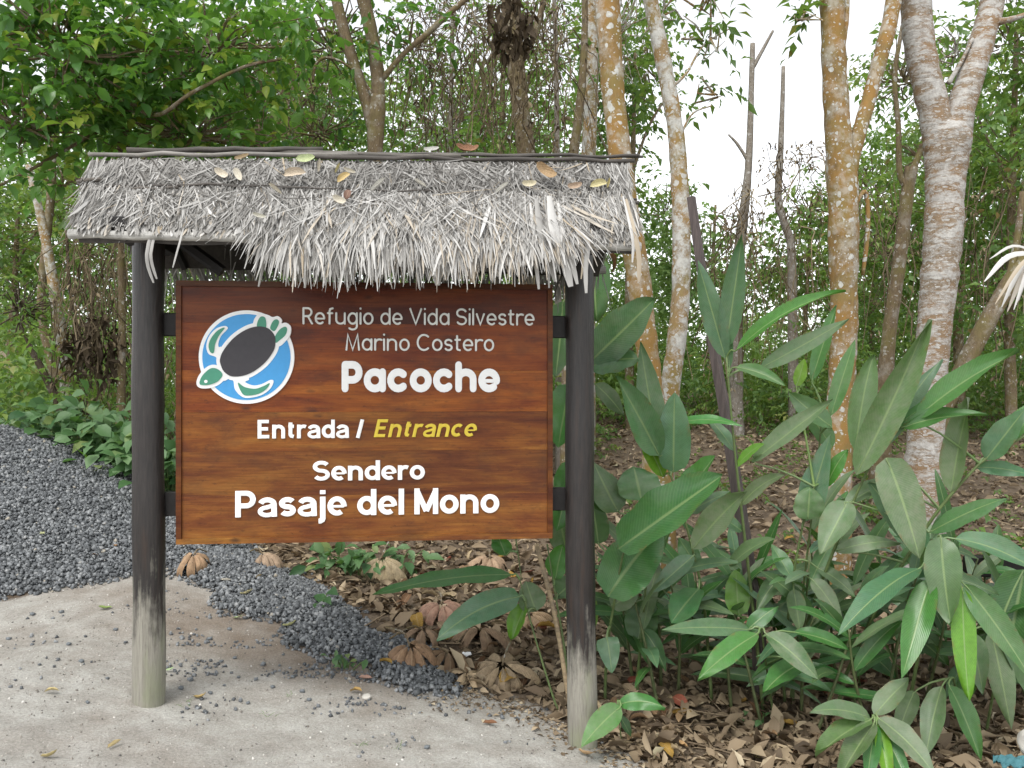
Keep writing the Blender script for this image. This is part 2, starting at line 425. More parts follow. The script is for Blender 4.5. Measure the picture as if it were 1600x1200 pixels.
def board_mat():
    """varnished boards: long horizontal grain, object colour sets each plank's tone"""
    m, t, b, out = new_mat('varnished_wood'); k = N(t)
    oi = k.n('ShaderNodeObjectInfo')
    g1 = k.noise(k.coord('Object', (0.6, 3, 3.6)), 3.0, 7, 0.62, 0.5)
    g2 = k.noise(k.coord('Object', (1.4, 8, 42.0)), 3.0, 5, 0.65, 0.3)
    blot = k.noise(k.coord('Object', (1, 1, 1.7)), 4.2, 5, 0.65)
    col = k.ramp(g1, [(0.25, (0.075, 0.014, 0.005)), (0.42, (0.175, 0.043, 0.008)), (0.56, (0.265, 0.08, 0.011)), (0.8, (0.39, 0.15, 0.024))])
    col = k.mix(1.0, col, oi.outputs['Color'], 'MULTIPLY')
    col = k.mix(1.0, col, k.ramp(g2, [(0.3, 0.72), (0.65, 1.14)]), 'MULTIPLY')
    col = k.mix(k.ramp(blot, [(0.50, 0.0), (0.78, 0.7)]), col, (0.045, 0.018, 0.012))
    knot = k.voro(k.coord('Object', (1.3, 1, 3.2)), 2.3)
    col = k.mix(k.ramp(knot.outputs['Distance'], [(0.03, 0.75), (0.11, 0.0)]), col, (0.03, 0.014, 0.01))
    scuff = k.noise(k.coord('Object', (1.2, 1, 3)), 60, 4, 0.7)
    col = k.mix(k.ramp(scuff, [(0.66, 0.0), (0.74, 0.45)]), col, (0.42, 0.24, 0.11))
    col = k.mix(k.ramp(k.noise(k.coord('Object', (1, 1, 2.5)), 24, 6, 0.75), [(0.56, 0.0), (0.72, 0.6)]), col, (0.03, 0.012, 0.008))
    k.set(b.inputs['Base Color'], col)
    k.set(b.inputs['Roughness'], k.ramp(g2, [(0.2, 0.30), (0.8, 0.5)]))
    b.inputs['Specular IOR Level'].default_value = 0.22
    t.links.new(k.bump(g2, 0.2, 0.003), b.inputs['Normal'])
    MAT['varnished_wood'] = m
board_mat()

def post_mat():
    """creosoted poles: nearly black above, bare and pale with green algae towards the foot (weathering by height on the pole)"""
    m, t, b, out = new_mat('post_wood'); k = N(t)
    tc = k.n('ShaderNodeTexCoord'); sp = k.n('ShaderNodeSeparateXYZ'); t.links.new(tc.outputs['Object'], sp.inputs[0])
    streak = k.noise(k.coord('Object', (9, 9, 0.8)), 2.6, 5, 0.65); fine = k.noise(k.coord('Object', (14, 14, 1.0)), 8, 5, 0.7)
    hz = k.math('ADD', sp.outputs[2], k.math('ADD', k.math('MULTIPLY', k.math('SUBTRACT', streak, 0.5), 1.1), k.math('MULTIPLY', k.math('SUBTRACT', k.noise(k.coord('Object', (3, 3, 2)), 3, 5, 0.7), 0.5), 0.6)))
    dark = k.mix(k.ramp(fine, [(0.35, 0.0), (0.7, 1.0)]), (0.008, 0.0065, 0.006), (0.028, 0.022, 0.02))
    dark = k.mix(k.ramp(streak, [(0.55, 0.0), (0.75, 0.6)]), dark, (0.05, 0.026, 0.015))
    pale = k.mix(k.ramp(fine, [(0.3, 0.0), (0.75, 1.0)]), (0.17, 0.157, 0.13), (0.30, 0.287, 0.243))
    pale = k.mix(k.ramp(k.noise(k.coord('Object', (5, 5, 1.6)), 2.0, 4), [(0.48, 0.0), (0.68, 0.5)]), pale, (0.19, 0.22, 0.11))
    col = k.mix(k.ramp(hz, [(0.34, 1.0), (0.62, 0.0)]), dark, pale)
    crack = k.noise(k.coord('Object', (16, 16, 0.35)), 1.8, 3)
    col = k.mix(k.ramp(crack, [(0.66, 0.0), (0.70, 0.85)]), col, (0.02, 0.017, 0.015))
    k.set(b.inputs['Base Color'], col)
    k.set(b.inputs['Roughness'], k.ramp(hz, [(0.5, 0.85), (0.75, 0.42)]))
    t.links.new(k.bump(k.math('ADD', fine, k.math('MULTIPLY', crack, -0.8)), 0.45, 0.006), b.inputs['Normal'])
    MAT['post_wood'] = m
post_mat()

def pole_mat():
    m, t, b, out = new_mat('weathered_pole'); k = N(t)
    oi = k.n('ShaderNodeObjectInfo')
    f = k.noise(k.coord('Object', (1.2, 16, 16)), 3, 6, 0.7); g = k.noise(k.coord('Object'), 7, 5, 0.65)
    col = k.mix(1.0, oi.outputs['Color'], k.ramp(f, [(0.3, 0.45), (0.7, 1.2)]), 'MULTIPLY')
    col = k.mix(k.ramp(g, [(0.5, 0.0), (0.7, 0.6)]), col, (0.09, 0.08, 0.07))
    k.set(b.inputs['Base Color'], col); b.inputs['Roughness'].default_value = 0.8
    t.links.new(k.bump(f, 0.5, 0.006), b.inputs['Normal'])
    MAT['weathered_pole'] = m
pole_mat()

# ------------------------------------------------------------------ ground
def heap_h(x, y):
    """height of the gravel above the ground: a tipped cone on the left and a low tail running to the right"""
    x = np.asarray(x, float); y = np.asarray(y, float)
    d = np.hypot((x + 5.0) * 0.93, y - 7.7) + 0.10 * vnoise(x, y, 1.6, 5)
    cone = 0.37 * (2.62 - d); cone = np.minimum(cone, 0.75 + 0.15 * cone)
    A = np.array([-2.25, 6.55]); B = np.array([-0.62, 5.02]); ab = B - A
    t = np.clip(((x - A[0]) * ab[0] + (y - A[1]) * ab[1]) / (ab @ ab), 0, 1)
    q = np.hypot(x - A[0] - t * ab[0], y - A[1] - t * ab[1])
    w = 0.46 - 0.20 * t + 0.13 * vnoise(x, y, 4.3, 8) + 0.06 * vnoise(x, y, 11, 3)
    tail = (0.085 - 0.035 * t) * (1 - (q / w) ** 2)
    return np.maximum(np.maximum(cone, tail), -0.05)

def axis(lo, hi, dense_lo, dense_hi, step, growth=1.16):
    a = list(np.arange(dense_lo, dense_hi, step)); s = step; v = a[-1]
    while v < hi: s *= growth; v += s; a.append(v)
    s = step; v = a[0]; pre = []
    while v > lo: s *= growth; v -= s; pre.append(v)
    return np.array(pre[::-1] + a)

gx = axis(-160, 160, -4.2, 4.2, 0.05); gy = axis(-60, 260, 2.0, 9.0, 0.05)
XX, YY = np.meshgrid(gx, gy); ZZ = gz(XX, YY)
# the sand runs up to a line that the litter starts behind
edge_px = [(-400, 1000), (0, 940), (250, 880), (400, 880), (480, 930), (600, 1010), (660, 1060), (780, 1085), (870, 1125), (940, 1165), (1010, 1195), (1080, 1240)]
edge = np.array([G(*p)[:2] for p in edge_px[1:-1]])
edge = np.vstack([[-9, edge[0][1] + 1.0], edge, [edge[-1][0] + 0.35, edge[-1][1] - 0.6], [edge[-1][0] + 1.2, 2.4], [6, 0.5]])
ey = np.interp(XX, edge[:, 0], edge[:, 1])
sand_mask = sstep(-0.3, 0.3, ey - YY + 0.09 * vnoise(XX, YY, 4, 4) + 0.05 * vnoise(XX, YY, 11, 5))
nx, ny = len(gx), len(gy)
idx = np.arange(nx * ny).reshape(ny, nx)
gf = np.stack([idx[:-1, :-1].ravel(), idx[:-1, 1:].ravel(), idx[1:, 1:].ravel(), idx[1:, :-1].ravel()], 1)
gmesh = mk_mesh('ground', np.stack([XX.ravel(), YY.ravel(), ZZ.ravel()], 1), gf, MAT['ground'], True, rnd=sand_mask.ravel())
dm = 1.25 * np.exp(-((XX + 1.35) / 1.15) ** 2 - ((YY - 5.2 + 0.1 * XX) / 0.62) ** 2)      # earth tracked over the sand beside the gravel
da = gmesh.attributes.new('damp', 'FLOAT', 'POINT'); da.data.foreach_set('value', np.clip(dm, 0, 1).ravel().astype(np.float32))
link('ground', gmesh,
     label='pale sandy path running into a brown leaf-strewn forest floor', cat='ground', kind='structure')

# ------------------------------------------------------------------ gravel
STONE = np.array([(x, y, z) for x in (-1, 1) for y in (-1, 1) for z in (-1, 1)], float)
STONE_F = np.array([(0, 1, 3, 2), (4, 6, 7, 5), (0, 4, 5, 1), (2, 3, 7, 6), (0, 2, 6, 4), (1, 5, 7, 3)])

def rot_mats(n, tilt=None):
    q = norm(rng.normal(size=(n, 4))); w, x, y, z = q.T
    return np.stack([np.stack([1 - 2 * (y * y + z * z), 2 * (x * y - z * w), 2 * (x * z + y * w)], 1),
                     np.stack([2 * (x * y + z * w), 1 - 2 * (x * x + z * z), 2 * (y * z - x * w)], 1),
                     np.stack([2 * (x * z - y * w), 2 * (y * z + x * w), 1 - 2 * (x * x + y * y)], 1)], 1)

def stones(pos, size):
    n = len(pos)
    v = STONE[None] * (1 + rng.uniform(-0.45, 0.3, (n, 8, 3)))
    v = v * (size[:, None, None] * 0.5) * rng.uniform(0.5, 1.1, (n, 1, 3))
    v = np.einsum('nij,nkj->nki', rot_mats(n), v) + pos[:, None]
    f = (STONE_F[None] + (np.arange(n) * 8)[:, None, None]).reshape(-1, 4)
    return v.reshape(-1, 3), f, np.repeat(rng.uniform(0, 1, n) ** 1.3, 8)

def gravel():
    n = 190000
    x = rng.uniform(-6.2, -0.3, n); y = rng.uniform(4.4, 9.6, n)
    h = heap_h(x, y)
    far = (y > 7.9) & (x < -3)
    keep = (h > -0.02) & (rng.uniform(size=n) < np.clip((h + 0.02) / 0.06, 0.05, 1)) & ~(far & (rng.uniform(size=n) < 0.8))
    x, y, h = x[keep][:62000], y[keep][:62000], h[keep][:62000]
    pos = np.stack([x, y, gz(x, y) + np.maximum(h, 0.003) + rng.uniform(-0.004, 0.008, len(x))], 1)
    v1, f1, r1 = stones(pos, 0.009 + 0.024 * rng.uniform(0, 1, len(x)) ** 1.6)
    # thin spill of single stones over the sand
    n = 4200
    x = rng.normal(-1.3, 0.75, n); y = rng.normal(4.95, 0.42, n)
    dens = np.exp(-np.maximum(0, -heap_h(x, y) - 0.0) * 30) * 0.5
    c = vnoise(x, y, 5.5, 9)
    keep = (heap_h(x, y) <= 0.004) & (c > 0.18) & (np.interp(x, edge[:, 0], edge[:, 1]) > y - 0.1) & (rng.uniform(size=n) < 0.5)
    x, y = x[keep], y[keep]
    pos = np.stack([x, y, gz(x, y) + 0.004], 1)
    v2, f2, r2 = stones(pos, rng.uniform(0.007, 0.022, len(x)))
    # the mass under the top layer
    xs = np.arange(-7.6, -0.2, 0.07); ys = np.arange(4.3, 10.4, 0.07); A, B = np.meshgrid(xs, ys)
    H = heap_h(A, B); Z = gz(A, B) + np.where(H > 0.022, H - 0.010, -0.08)
    id3 = np.arange(A.size).reshape(A.shape); ok = (H > -0.02)
    okf = ok[:-1, :-1] | ok[1:, 1:]
    f3 = np.stack([id3[:-1, :-1][okf], id3[:-1, 1:][okf], id3[1:, 1:][okf], id3[1:, :-1][okf]], 1)
    v3 = np.stack([A.ravel(), B.ravel(), Z.ravel()], 1)
    V = np.concatenate([v1, v2, v3]); F = np.concatenate([f1, f2 + len(v1), f3 + len(v1) + len(v2)])
    link('gravel', mk_mesh('gravel', V, F, MAT['gravel_stone'], rnd=np.concatenate([r1, r2, np.full(len(v3), 0.25)])),
         label='heap of blue-grey crushed gravel spilling onto the sand behind the left post', cat='gravel', kind='stuff')
gravel()

# ------------------------------------------------------------------ the sign with its thatched roof
L0 = np.array([-1.835, 4.2]); R0 = np.array([0.372, 4.40])
U = norm(R0 - L0); ROT = math.atan2(U[1], U[0]); W_ = np.array([-U[1], U[0]])      # U to the right, W_ away from the viewer
SPAN = float(np.linalg.norm(R0 - L0))
SZ = float(gz(*L0)); ZR = float(gz(*R0))
sign = thing('entrance_sign', 'varnished wooden trail entrance sign between two dark posts under a thatched roof', 'sign', (L0[0], L0[1], SZ), None, ROT)

def S(px, py, yl):
    """photograph pixel -> sign-local point on the plane at depth yl behind the post line"""
    d = np.array([(px - 800.0) / FPX, 1.0, -(py - 600.0) / FPX])
    o = EYE - np.array([L0[0], L0[1], 0])
    t = (yl - o[:2] @ W_) / (d[:2] @ W_)
    p = o + t * d
    return np.array([p[:2] @ U, yl, p[2] - SZ])

def sp(name, v, f, mat, parent=sign, **k):
    color = k.pop('color', None); label = k.pop('label', None); kind = k.pop('kind', None)
    return link(name, mk_mesh(name, v, f, MAT[mat], **k), parent, color, label, None, None, kind)

# posts
for x, zb, dx in ((0.0, -0.25, 0.0), (SPAN, ZR - SZ - 0.25, -0.018)):
    zs = np.linspace(zb, 2.45, 26)
    pts = np.stack([x + dx * (zs - zb) / 2.5 + 0.004 * np.sin(zs * 3 + x), 0.003 * np.cos(zs * 4), zs], 1)
    rad = 0.079 - 0.004 * (zs - zb) / 2.6 + 0.0018 * np.sin(zs * 9 + x)
    v, f = tube(pts, rad, 28)
    v = v - np.array([0, 0, zb + 0.25]); o = sp('post', v, f, 'post_wood', smooth=True); o.location = (0, 0, zb + 0.25)

YB = -0.035                                # front face of the boards
bl, tr = S(277, 849, YB), S(862, 446, YB); tl = S(277, 441, YB); br = S(862, 838, YB)
bx0, bx1 = (bl[0] + tl[0]) / 2, (tr[0] + br[0]) / 2; bz0, bz1 = (bl[2] + br[2]) / 2, (tl[2] + tr[2]) / 2
# rails from post to post behind the board
for (za, zb_) in ((S(266, 525, 0.02)[2], S(266, 489, 0.02)[2]), (S(266, 806, 0.02)[2], S(266, 769, 0.02)[2])):
    v, f = bevel_box(0.05, SPAN - 0.05, 0.012, 0.055, za, zb_, 0.004); sp('rail', v, f, 'dark_beam')
board = thing_board = link('board', mk_mesh('board', *box(bx0 + 0.01, bx1 - 0.01, YB + 0.028, 0.011, bz0 + 0.01, bz1 - 0.01), MAT['dark_beam']), sign)
NPL = 6; cuts = [0, 0.17, 0.345, 0.50, 0.665, 0.85, 1.0]
tones = [(0.76, 0.93, 1.35), (0.64, 0.76, 1.1), (0.74, 0.82, 1.0), (0.92, 0.86, 0.9), (0.72, 0.56, 0.65), (0.42, 0.32, 0.62)]  # bottom to top; upper planks darker: dark stain plus the roof's shade painted in
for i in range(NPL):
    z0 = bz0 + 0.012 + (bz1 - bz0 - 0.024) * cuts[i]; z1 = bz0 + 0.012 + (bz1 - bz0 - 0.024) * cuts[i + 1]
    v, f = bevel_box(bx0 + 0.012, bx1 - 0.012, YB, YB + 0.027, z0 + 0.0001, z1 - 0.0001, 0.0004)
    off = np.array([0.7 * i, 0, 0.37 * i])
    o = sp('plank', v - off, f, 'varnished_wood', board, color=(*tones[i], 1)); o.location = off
fw = 0.022
for nm, b4 in (('frame_strip', (bx0 - 0.004, bx0 + fw, bz0, bz1)), ('frame_strip', (bx1 - fw, bx1 + 0.004, bz0, bz1))):
    v, f = box(b4[0], b4[1], YB - 0.012, YB + 0.03, b4[2], b4[3]); o = sp(nm, v, f, 'varnished_wood', board, color=(0.42, 0.42, 0.5, 1))
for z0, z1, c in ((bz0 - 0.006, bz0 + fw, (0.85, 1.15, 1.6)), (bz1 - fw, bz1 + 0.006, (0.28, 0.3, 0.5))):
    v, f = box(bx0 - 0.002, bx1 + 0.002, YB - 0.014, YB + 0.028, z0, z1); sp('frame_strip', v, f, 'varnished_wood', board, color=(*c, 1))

# ---- lettering: each letter is a cut-out piece standing proud of the board
def arc(cx, cy, rx, ry, a0, a1, n=14):
    a = np.radians(np.linspace(a0, a1, n)); return [(cx + rx * math.cos(t), cy + ry * math.sin(t)) for t in a]

def glyph(ch, s, xh, two_storey):
    """centre-line strokes of one letter, cap height 1; returns strokes and advance"""
    b = 0.235 if two_storey else 0.25 + max(0, s - 0.07) * 0.5; m = xh / 2; ry = m - s; top = 1 - s; X = xh - s; x0 = s; x1 = s + 2 * b; cx = s + b
    bowl = arc(cx, m, b, ry, 0, 360, 26); stem = lambda x, z1=top, z0=0.0: [(x, z0 if two_storey else z0 + s), (x, z1 if two_storey is False else z1 + s)]
    A = x1 + s
    if ch == 'o': return [bowl], A
    if ch == 'c': return [arc(cx, m, b, ry, 48, 312)], A - 0.03
    if ch == 'e': return [([(x0, m - 0.015), (x1, m - 0.015)], 0.5 if s > 0.07 else 0.9), arc(cx, m, b, ry, -4 if s > 0.07 else 0, 308, 22)], A
    if ch == 'a' and not two_storey: return [bowl, stem(x1, X)], A
    if ch == 'a':
        return [arc(cx, X - 0.17, b * 0.95, 0.17, 165, 0, 10) + [(x1, 0.0)],
                ([(x1, m + 0.07)] + arc(cx - 0.01, s * .8 + 0.13, b * 0.98, 0.145, 95, 335, 14), 0.85)], A + 0.01
    if ch == 'd': return [bowl, stem(x1)], A
    if ch == 'g': return [bowl, [(x1, X)] + arc(cx, -0.08, b, 0.2, 0, -140, 10)], A
    if ch == 'h' or ch == 'n':
        return [stem(x0, top if ch == 'h' else X), [(x0, X - 0.26)] + arc(cx - 0.01, X - 0.22, b - 0.01, 0.22, 165, 0, 10) + [(x1 - 0.02, s if not two_storey else 0)]], A
    if ch == 'u': return [[(x0, X), (x0, s + 0.24)] + arc(cx, s + 0.22, b, 0.22, 180, 360, 12) + [(x1, X)], stem(x1, X)], A
    if ch == 'r': return [stem(x0, X), [(x0, X - 0.28)] + arc(cx + 0.0, X - 0.24, b, 0.24, 170, 62, 8)], A - 0.2
    if ch == 'i': return [stem(x0, X), [(x0, top - 0.005), (x0, top + 0.005)]], 2 * s
    if ch == 'l': return [stem(x0)], 2 * s
    if ch == 'j': return [[(x0 + 0.04, X + (s if two_storey else 0)), (x0 + 0.04, -0.1), (x0 + 0.02, -0.16), (x0 - 0.04, -0.2), (x0 - 0.1, -0.2)], [(x0 + 0.04, top - 0.07), (x0 + 0.04, top + 0.075)]], 2 * s + 0.05
    if ch == 't': return [[(x0 + 0.1, top - 0.06), (x0 + 0.1, s + 0.1), (x0 + 0.14, s + 0.03), (x0 + 0.26, s)], [(x0, X), (x0 + 0.27, X)]], 0.28 + 2 * s
    if ch == 'f': return [[(x0 + 0.1, s), (x0 + 0.1, top - 0.16), (x0 + 0.14, top - 0.04), (x0 + 0.28, top)], [(x0, X), (x0 + 0.26, X)]], 0.28 + 2 * s
    if ch == 'v': return [[(x0, X), (x0 + 0.22, s), (x0 + 0.44, X)]], 0.44 + 2 * s
    if ch == 'V': return [[(x0, top), (x0 + 0.33, s), (x0 + 0.66, top)]], 0.66 + 2 * s
    if ch in 'sS':
        h = X if ch == 's' else top; w = 0.19 if ch == 's' else 0.27; q = (h - s) / 4
        return [arc(x0 + w, h - q, w, q, 28, 270, 14) + arc(x0 + w, s + q, w, q, 90, -152, 14)[1:]], 2 * w + 2 * s
    if ch == 'M' and two_storey: return [stem(x0), stem(x0 + 0.64), [(x0, top), (x0 + 0.32, 0.12)], [(x0 + 0.64, top), (x0 + 0.32, 0.12)]], 0.64 + 2 * s
    if ch == 'M': return [[(x0, 0 if two_storey else s), (x0 + (0.0 if two_storey else 0.08), top), (x0 + 0.36, s if not two_storey else s + 0.04), (x0 + (0.72 if two_storey else 0.64), top), (x0 + 0.72, 0 if two_storey else s)]], 0.72 + 2 * s
    if ch == 'R': return [stem(x0), [(x0, top), (x0 + 0.24, top)] + arc(x0 + 0.24, top - 0.23, 0.23, 0.23, 90, -90, 12) + [(x0, top - 0.46)], [(x0 + 0.26, top - 0.46), (x0 + 0.5, s)]], 0.5 + 2 * s
    if ch == 'P': return [stem(x0), [(x0, top), (x0 + 0.27, top)] + arc(x0 + 0.27, top - 0.24, 0.23, 0.24, 90, -90, 12) + [(x0, top - 0.48)]], 0.5 + 2 * s
    if ch == 'C': return [arc(x0 + 0.37, 0.5, 0.37, 0.5 - s, 50, 310, 20)], 0.68 + 2 * s
    if ch == 'E': return [stem(x0), [(x0, top), (x0 + 0.46, top)], [(x0, 0.51), (x0 + 0.42, 0.51)], [(x0, s), (x0 + 0.48, s)]], 0.48 + 2 * s
    if ch == '/': return [[(x0 - 0.02, 0.0), (x0 + 0.22, 1.0)]], 0.24 + 2 * s
    return [], 0.3

def stroke_mesh(mb, pts, hw, th, flat, to3):
    """one flat-topped, slightly domed stroke along a centre line with square or round ends"""
    p = np.asarray(pts, float); keep = [0]
    for i in range(1, len(p)):
        if np.linalg.norm(p[i] - p[keep[-1]]) > 1e-5: keep.append(i)
    p = p[keep]; closed = np.linalg.norm(p[0] - p[-1]) < 1e-4 and len(p) > 3
    n = len(p); sect = []
    for i in range(n):
        if closed: a, c = p[i - 1 if i > 0 else n - 2], p[i + 1 if i < n - 1 else 1]
        else: a, c = p[max(i - 1, 0)], p[min(i + 1, n - 1)]
        d0 = norm(p[i] - a) if np.linalg.norm(p[i] - a) > 1e-9 else norm(c - p[i]); d1 = norm(c - p[i]) if np.linalg.norm(c - p[i]) > 1e-9 else d0
        t = norm(d0 + d1); nrm = np.array([-t[1], t[0]]); mit = 1 / max(0.55, math.sqrt(max(0.0, (1 + d0 @ d1) / 2)))
        sect.append((p[i], nrm * mit))
    prof = [(-1, 0), (-1, 0.8), (-0.6, 0.96), (0, 1.0), (0.6, 0.96), (1, 0.8), (1, 0)]
    V = [to3(c + nn * hw * a, th * b) for c, nn in sect for a, b in prof]; m = len(prof)
    F = [(i * m + j, i * m + j + 1, (i + 1) * m + j + 1, (i + 1) * m + j) for i in range(n - 1) for j in range(m - 1)]
    if not closed and flat: F += [tuple(range(m)), tuple((n - 1) * m + j for j in range(m))[::-1]]
    mb.add(V, F)
    if not closed and not flat:
        for (c, nn), sg in ((sect[0], 1), (sect[-1], -1)):
            nn = norm(nn); V = []; F = []; st = 8
            for q in range(st + 1):
                a = math.pi * q / st; dr = nn * math.cos(a) + np.array([-nn[1], nn[0]]) * math.sin(a) * sg
                V += [to3(c + dr * hw * r, th * b) for r, b in ((1, 0), (1, 0.8), (0.6, 0.96), (0, 1.0))]
            for q in range(st):
                F += [(q * 4 + j, q * 4 + j + 1, q * 4 + 5 + j, q * 4 + 4 + j) for j in range(3)]
            mb.add(V, F)

def lettering(text, x0p, x1p, base0, base1, cap, weight, mat, bold=False, slant=0.0, track=0.07, lab=None):
    """cap = height of capitals in pixels; base0/base1 = baseline pixel at each end"""
    s = weight / 2; xh = 0.735 if bold else 0.72 + (0.05 if weight > 0.2 else 0)
    pos = 0.0; items = []
    for ch in text:
        if ch == ' ': pos += 0.30; continue
        st, adv = glyph(ch, s, xh, bold); items.append((ch, pos, st)); pos += adv + track
    total = pos - track
    a = S(x0p, base0, YB); b = S(x1p, base1, YB); h = S(x0p, base0 - cap, YB)[2] - a[2]
    kx = (b[0] - a[0]) / (total + (slant * 0.7 if slant else 0))
    for ch, p0, st in items:
        mb = MB()
        to3 = lambda q, z, p0=p0: (a[0] + (p0 + q[0] + slant * q[1]) * kx, YB - 0.0005 - z, a[2] + (b[2] - a[2]) * (p0 + q[0]) / total + q[1] * h)
        for j, q in enumerate(st):
            q, ws = q if isinstance(q, tuple) and isinstance(q[0], list) else (q, 1.0)
            stroke_mesh(mb, q, s * ws, 0.009 + 0.0002 * j, bold, to3)
        v, f = mb.get(); sp('letter', v, f, mat, board)

lettering('Refugio de Vida Silvestre', 473, 835, 507, 509, 27, 0.115, 'silver_paint', track=0.10)
lettering('Marino Costero', 540, 772, 548, 549, 27, 0.115, 'silver_paint', track=0.10)
lettering('Pacoche', 534, 781, 613, 613, 49, 0.245, 'white_paint', track=0.045)
lettering('Entrada /', 403, 570, 685, 684, 29, 0.185, 'white_paint', True, track=0.055)
lettering('Entrance', 584, 747, 683, 682, 28, 0.175, 'yellow_paint', True, slant=0.21, track=0.075)
lettering('Sendero', 489, 664, 751, 749, 31, 0.185, 'white_paint', True, track=0.055)
lettering('Pasaje del Mono', 368, 780, 808, 801, 41, 0.185, 'white_paint', True, track=0.055)

# ---- turtle emblem: layered cut-outs (coordinates measured on a 6x enlargement)
def E3(x, y): q = S(280 + x / 6.0, 460 + y / 6.0, YB); return np.array([q[0], q[2]])
def smooth_poly(p, n=None):
    p = np.asarray(p, float); m = len(p); n = n or m * 5; out = []
    for t in np.linspace(0, m, n, endpoint=False):
        i = int(t); u = t - i; a, b, c, d = p[(i - 1) % m], p[i], p[(i + 1) % m], p[(i + 2) % m]
        out.append(0.5 * (2 * b + (c - a) * u + (2 * a - 5 * b + 4 * c - d) * u * u + (3 * b - a - 3 * c + d) * u ** 3))
    return np.array(out)
def grow(p, d):
    p = np.asarray(p, float); t = norm(np.roll(p, -1, 0) - np.roll(p, 1, 0)); nn = np.stack([t[:, 1], -t[:, 0]], 1)
    area = np.sum(p[:, 0] * np.roll(p[:, 1], -1) - p[:, 1] * np.roll(p[:, 0], -1))
    return p + nn * d * (1 if area > 0 else -1)
EMB = []
def plate(name, poly, z0, z1, mat, parent):
    q = np.array([E3(*p) for p in poly]); n = len(q); c = q.mean(0)
    V = [(x, YB - z0, z) for x, z in q] + [(x, YB - z1, z) for x, z in q]
    F = [(i, (i + 1) % n, n + (i + 1) % n, n + i) for i in range(n)] + [tuple(range(n, 2 * n))]
    return sp(name, V, F, mat, parent)
circ = lambda cx, cy, rx, ry, n=64: np.array([(cx + rx * math.cos(a), cy + ry * math.sin(a)) for a in np.linspace(0, 2 * math.pi, n, endpoint=False)])
shell = smooth_poly([(393, 600), (428, 520), (520, 410), (640, 330), (750, 302), (840, 320), (897, 380), (910, 440), (890, 530), (810, 640), (700, 725), (600, 764), (500, 768), (430, 725), (398, 660)])
flip_a = smooth_poly([(435, 315), (370, 340), (310, 410), (285, 480), (300, 540), (332, 548), (345, 470), (380, 390)])
flip_b = smooth_poly([(560, 828), (620, 868), (720, 884), (800, 858), (855, 832), (820, 890), (740, 935), (630, 947), (585, 905)])
headg = smooth_poly([(200, 830), (225, 765), (290, 702), (345, 692), (400, 725), (412, 765), (370, 815), (300, 845), (225, 850)])
emblem = plate('emblem', circ(635, 588, 447, 437, 96), 0.0, 0.010, 'white_paint', sign)
plate('sea_disc', circ(635, 588, 412, 402, 96), 0.010, 0.0125, 'blue_paint', emblem)
WZ = 0.0150
for i, (nm, pl) in enumerate((('white_outline', grow(shell, 36)), ('white_outline', grow(headg, 31)),
        ('white_outline', smooth_poly([(462, 312), (430, 298), (350, 325), (285, 400), (262, 490), (285, 560), (345, 585), (375, 620), (370, 660), (420, 640), (440, 520), (400, 492), (378, 495), (375, 455), (400, 390), (452, 335)])),
        ('white_outline', smooth_poly([(515, 812), (480, 790), (520, 750), (640, 770), (660, 800), (625, 822), (700, 853), (780, 840), (860, 802), (890, 815), (862, 880), (780, 942), (660, 970), (590, 955), (530, 890)])),
        ('white_outline', smooth_poly([(375, 700), (430, 690), (480, 770), (430, 810), (380, 790)])),
        ('white_outline', smooth_poly([(712, 330), (706, 245), (755, 185), (830, 192), (880, 215), (930, 206), (968, 240), (966, 272), (1010, 268), (1052, 308), (1046, 380), (1010, 432), (935, 490), (850, 420)])))):
    plate(nm, pl, 0.0, WZ + 0.0004 * i, 'white_paint', emblem)
plate('shell', shell, 0.012, 0.0195, 'shell_paint', emblem)
for pl in (flip_a, flip_b): plate('flipper', pl, 0.012, 0.0195, 'green_paint', emblem)
for pl in (smooth_poly([(738, 308), (745, 250), (775, 210), (815, 225), (822, 310), (790, 312)]), smooth_poly([(860, 318), (885, 255), (920, 236), (942, 258), (930, 300), (898, 346)]),
           smooth_poly([(905, 398), (950, 330), (1000, 305), (1018, 332), (1000, 385), (950, 430), (912, 455)])):
    plate('tail_fin', pl, 0.012, 0.0192, 'green_paint', emblem)
plate('head', headg, 0.012, 0.0195, 'green_paint', emblem)
plate('eye', circ(260, 816, 16, 15, 20), 0.012, 0.0205, 'white_paint', emblem)

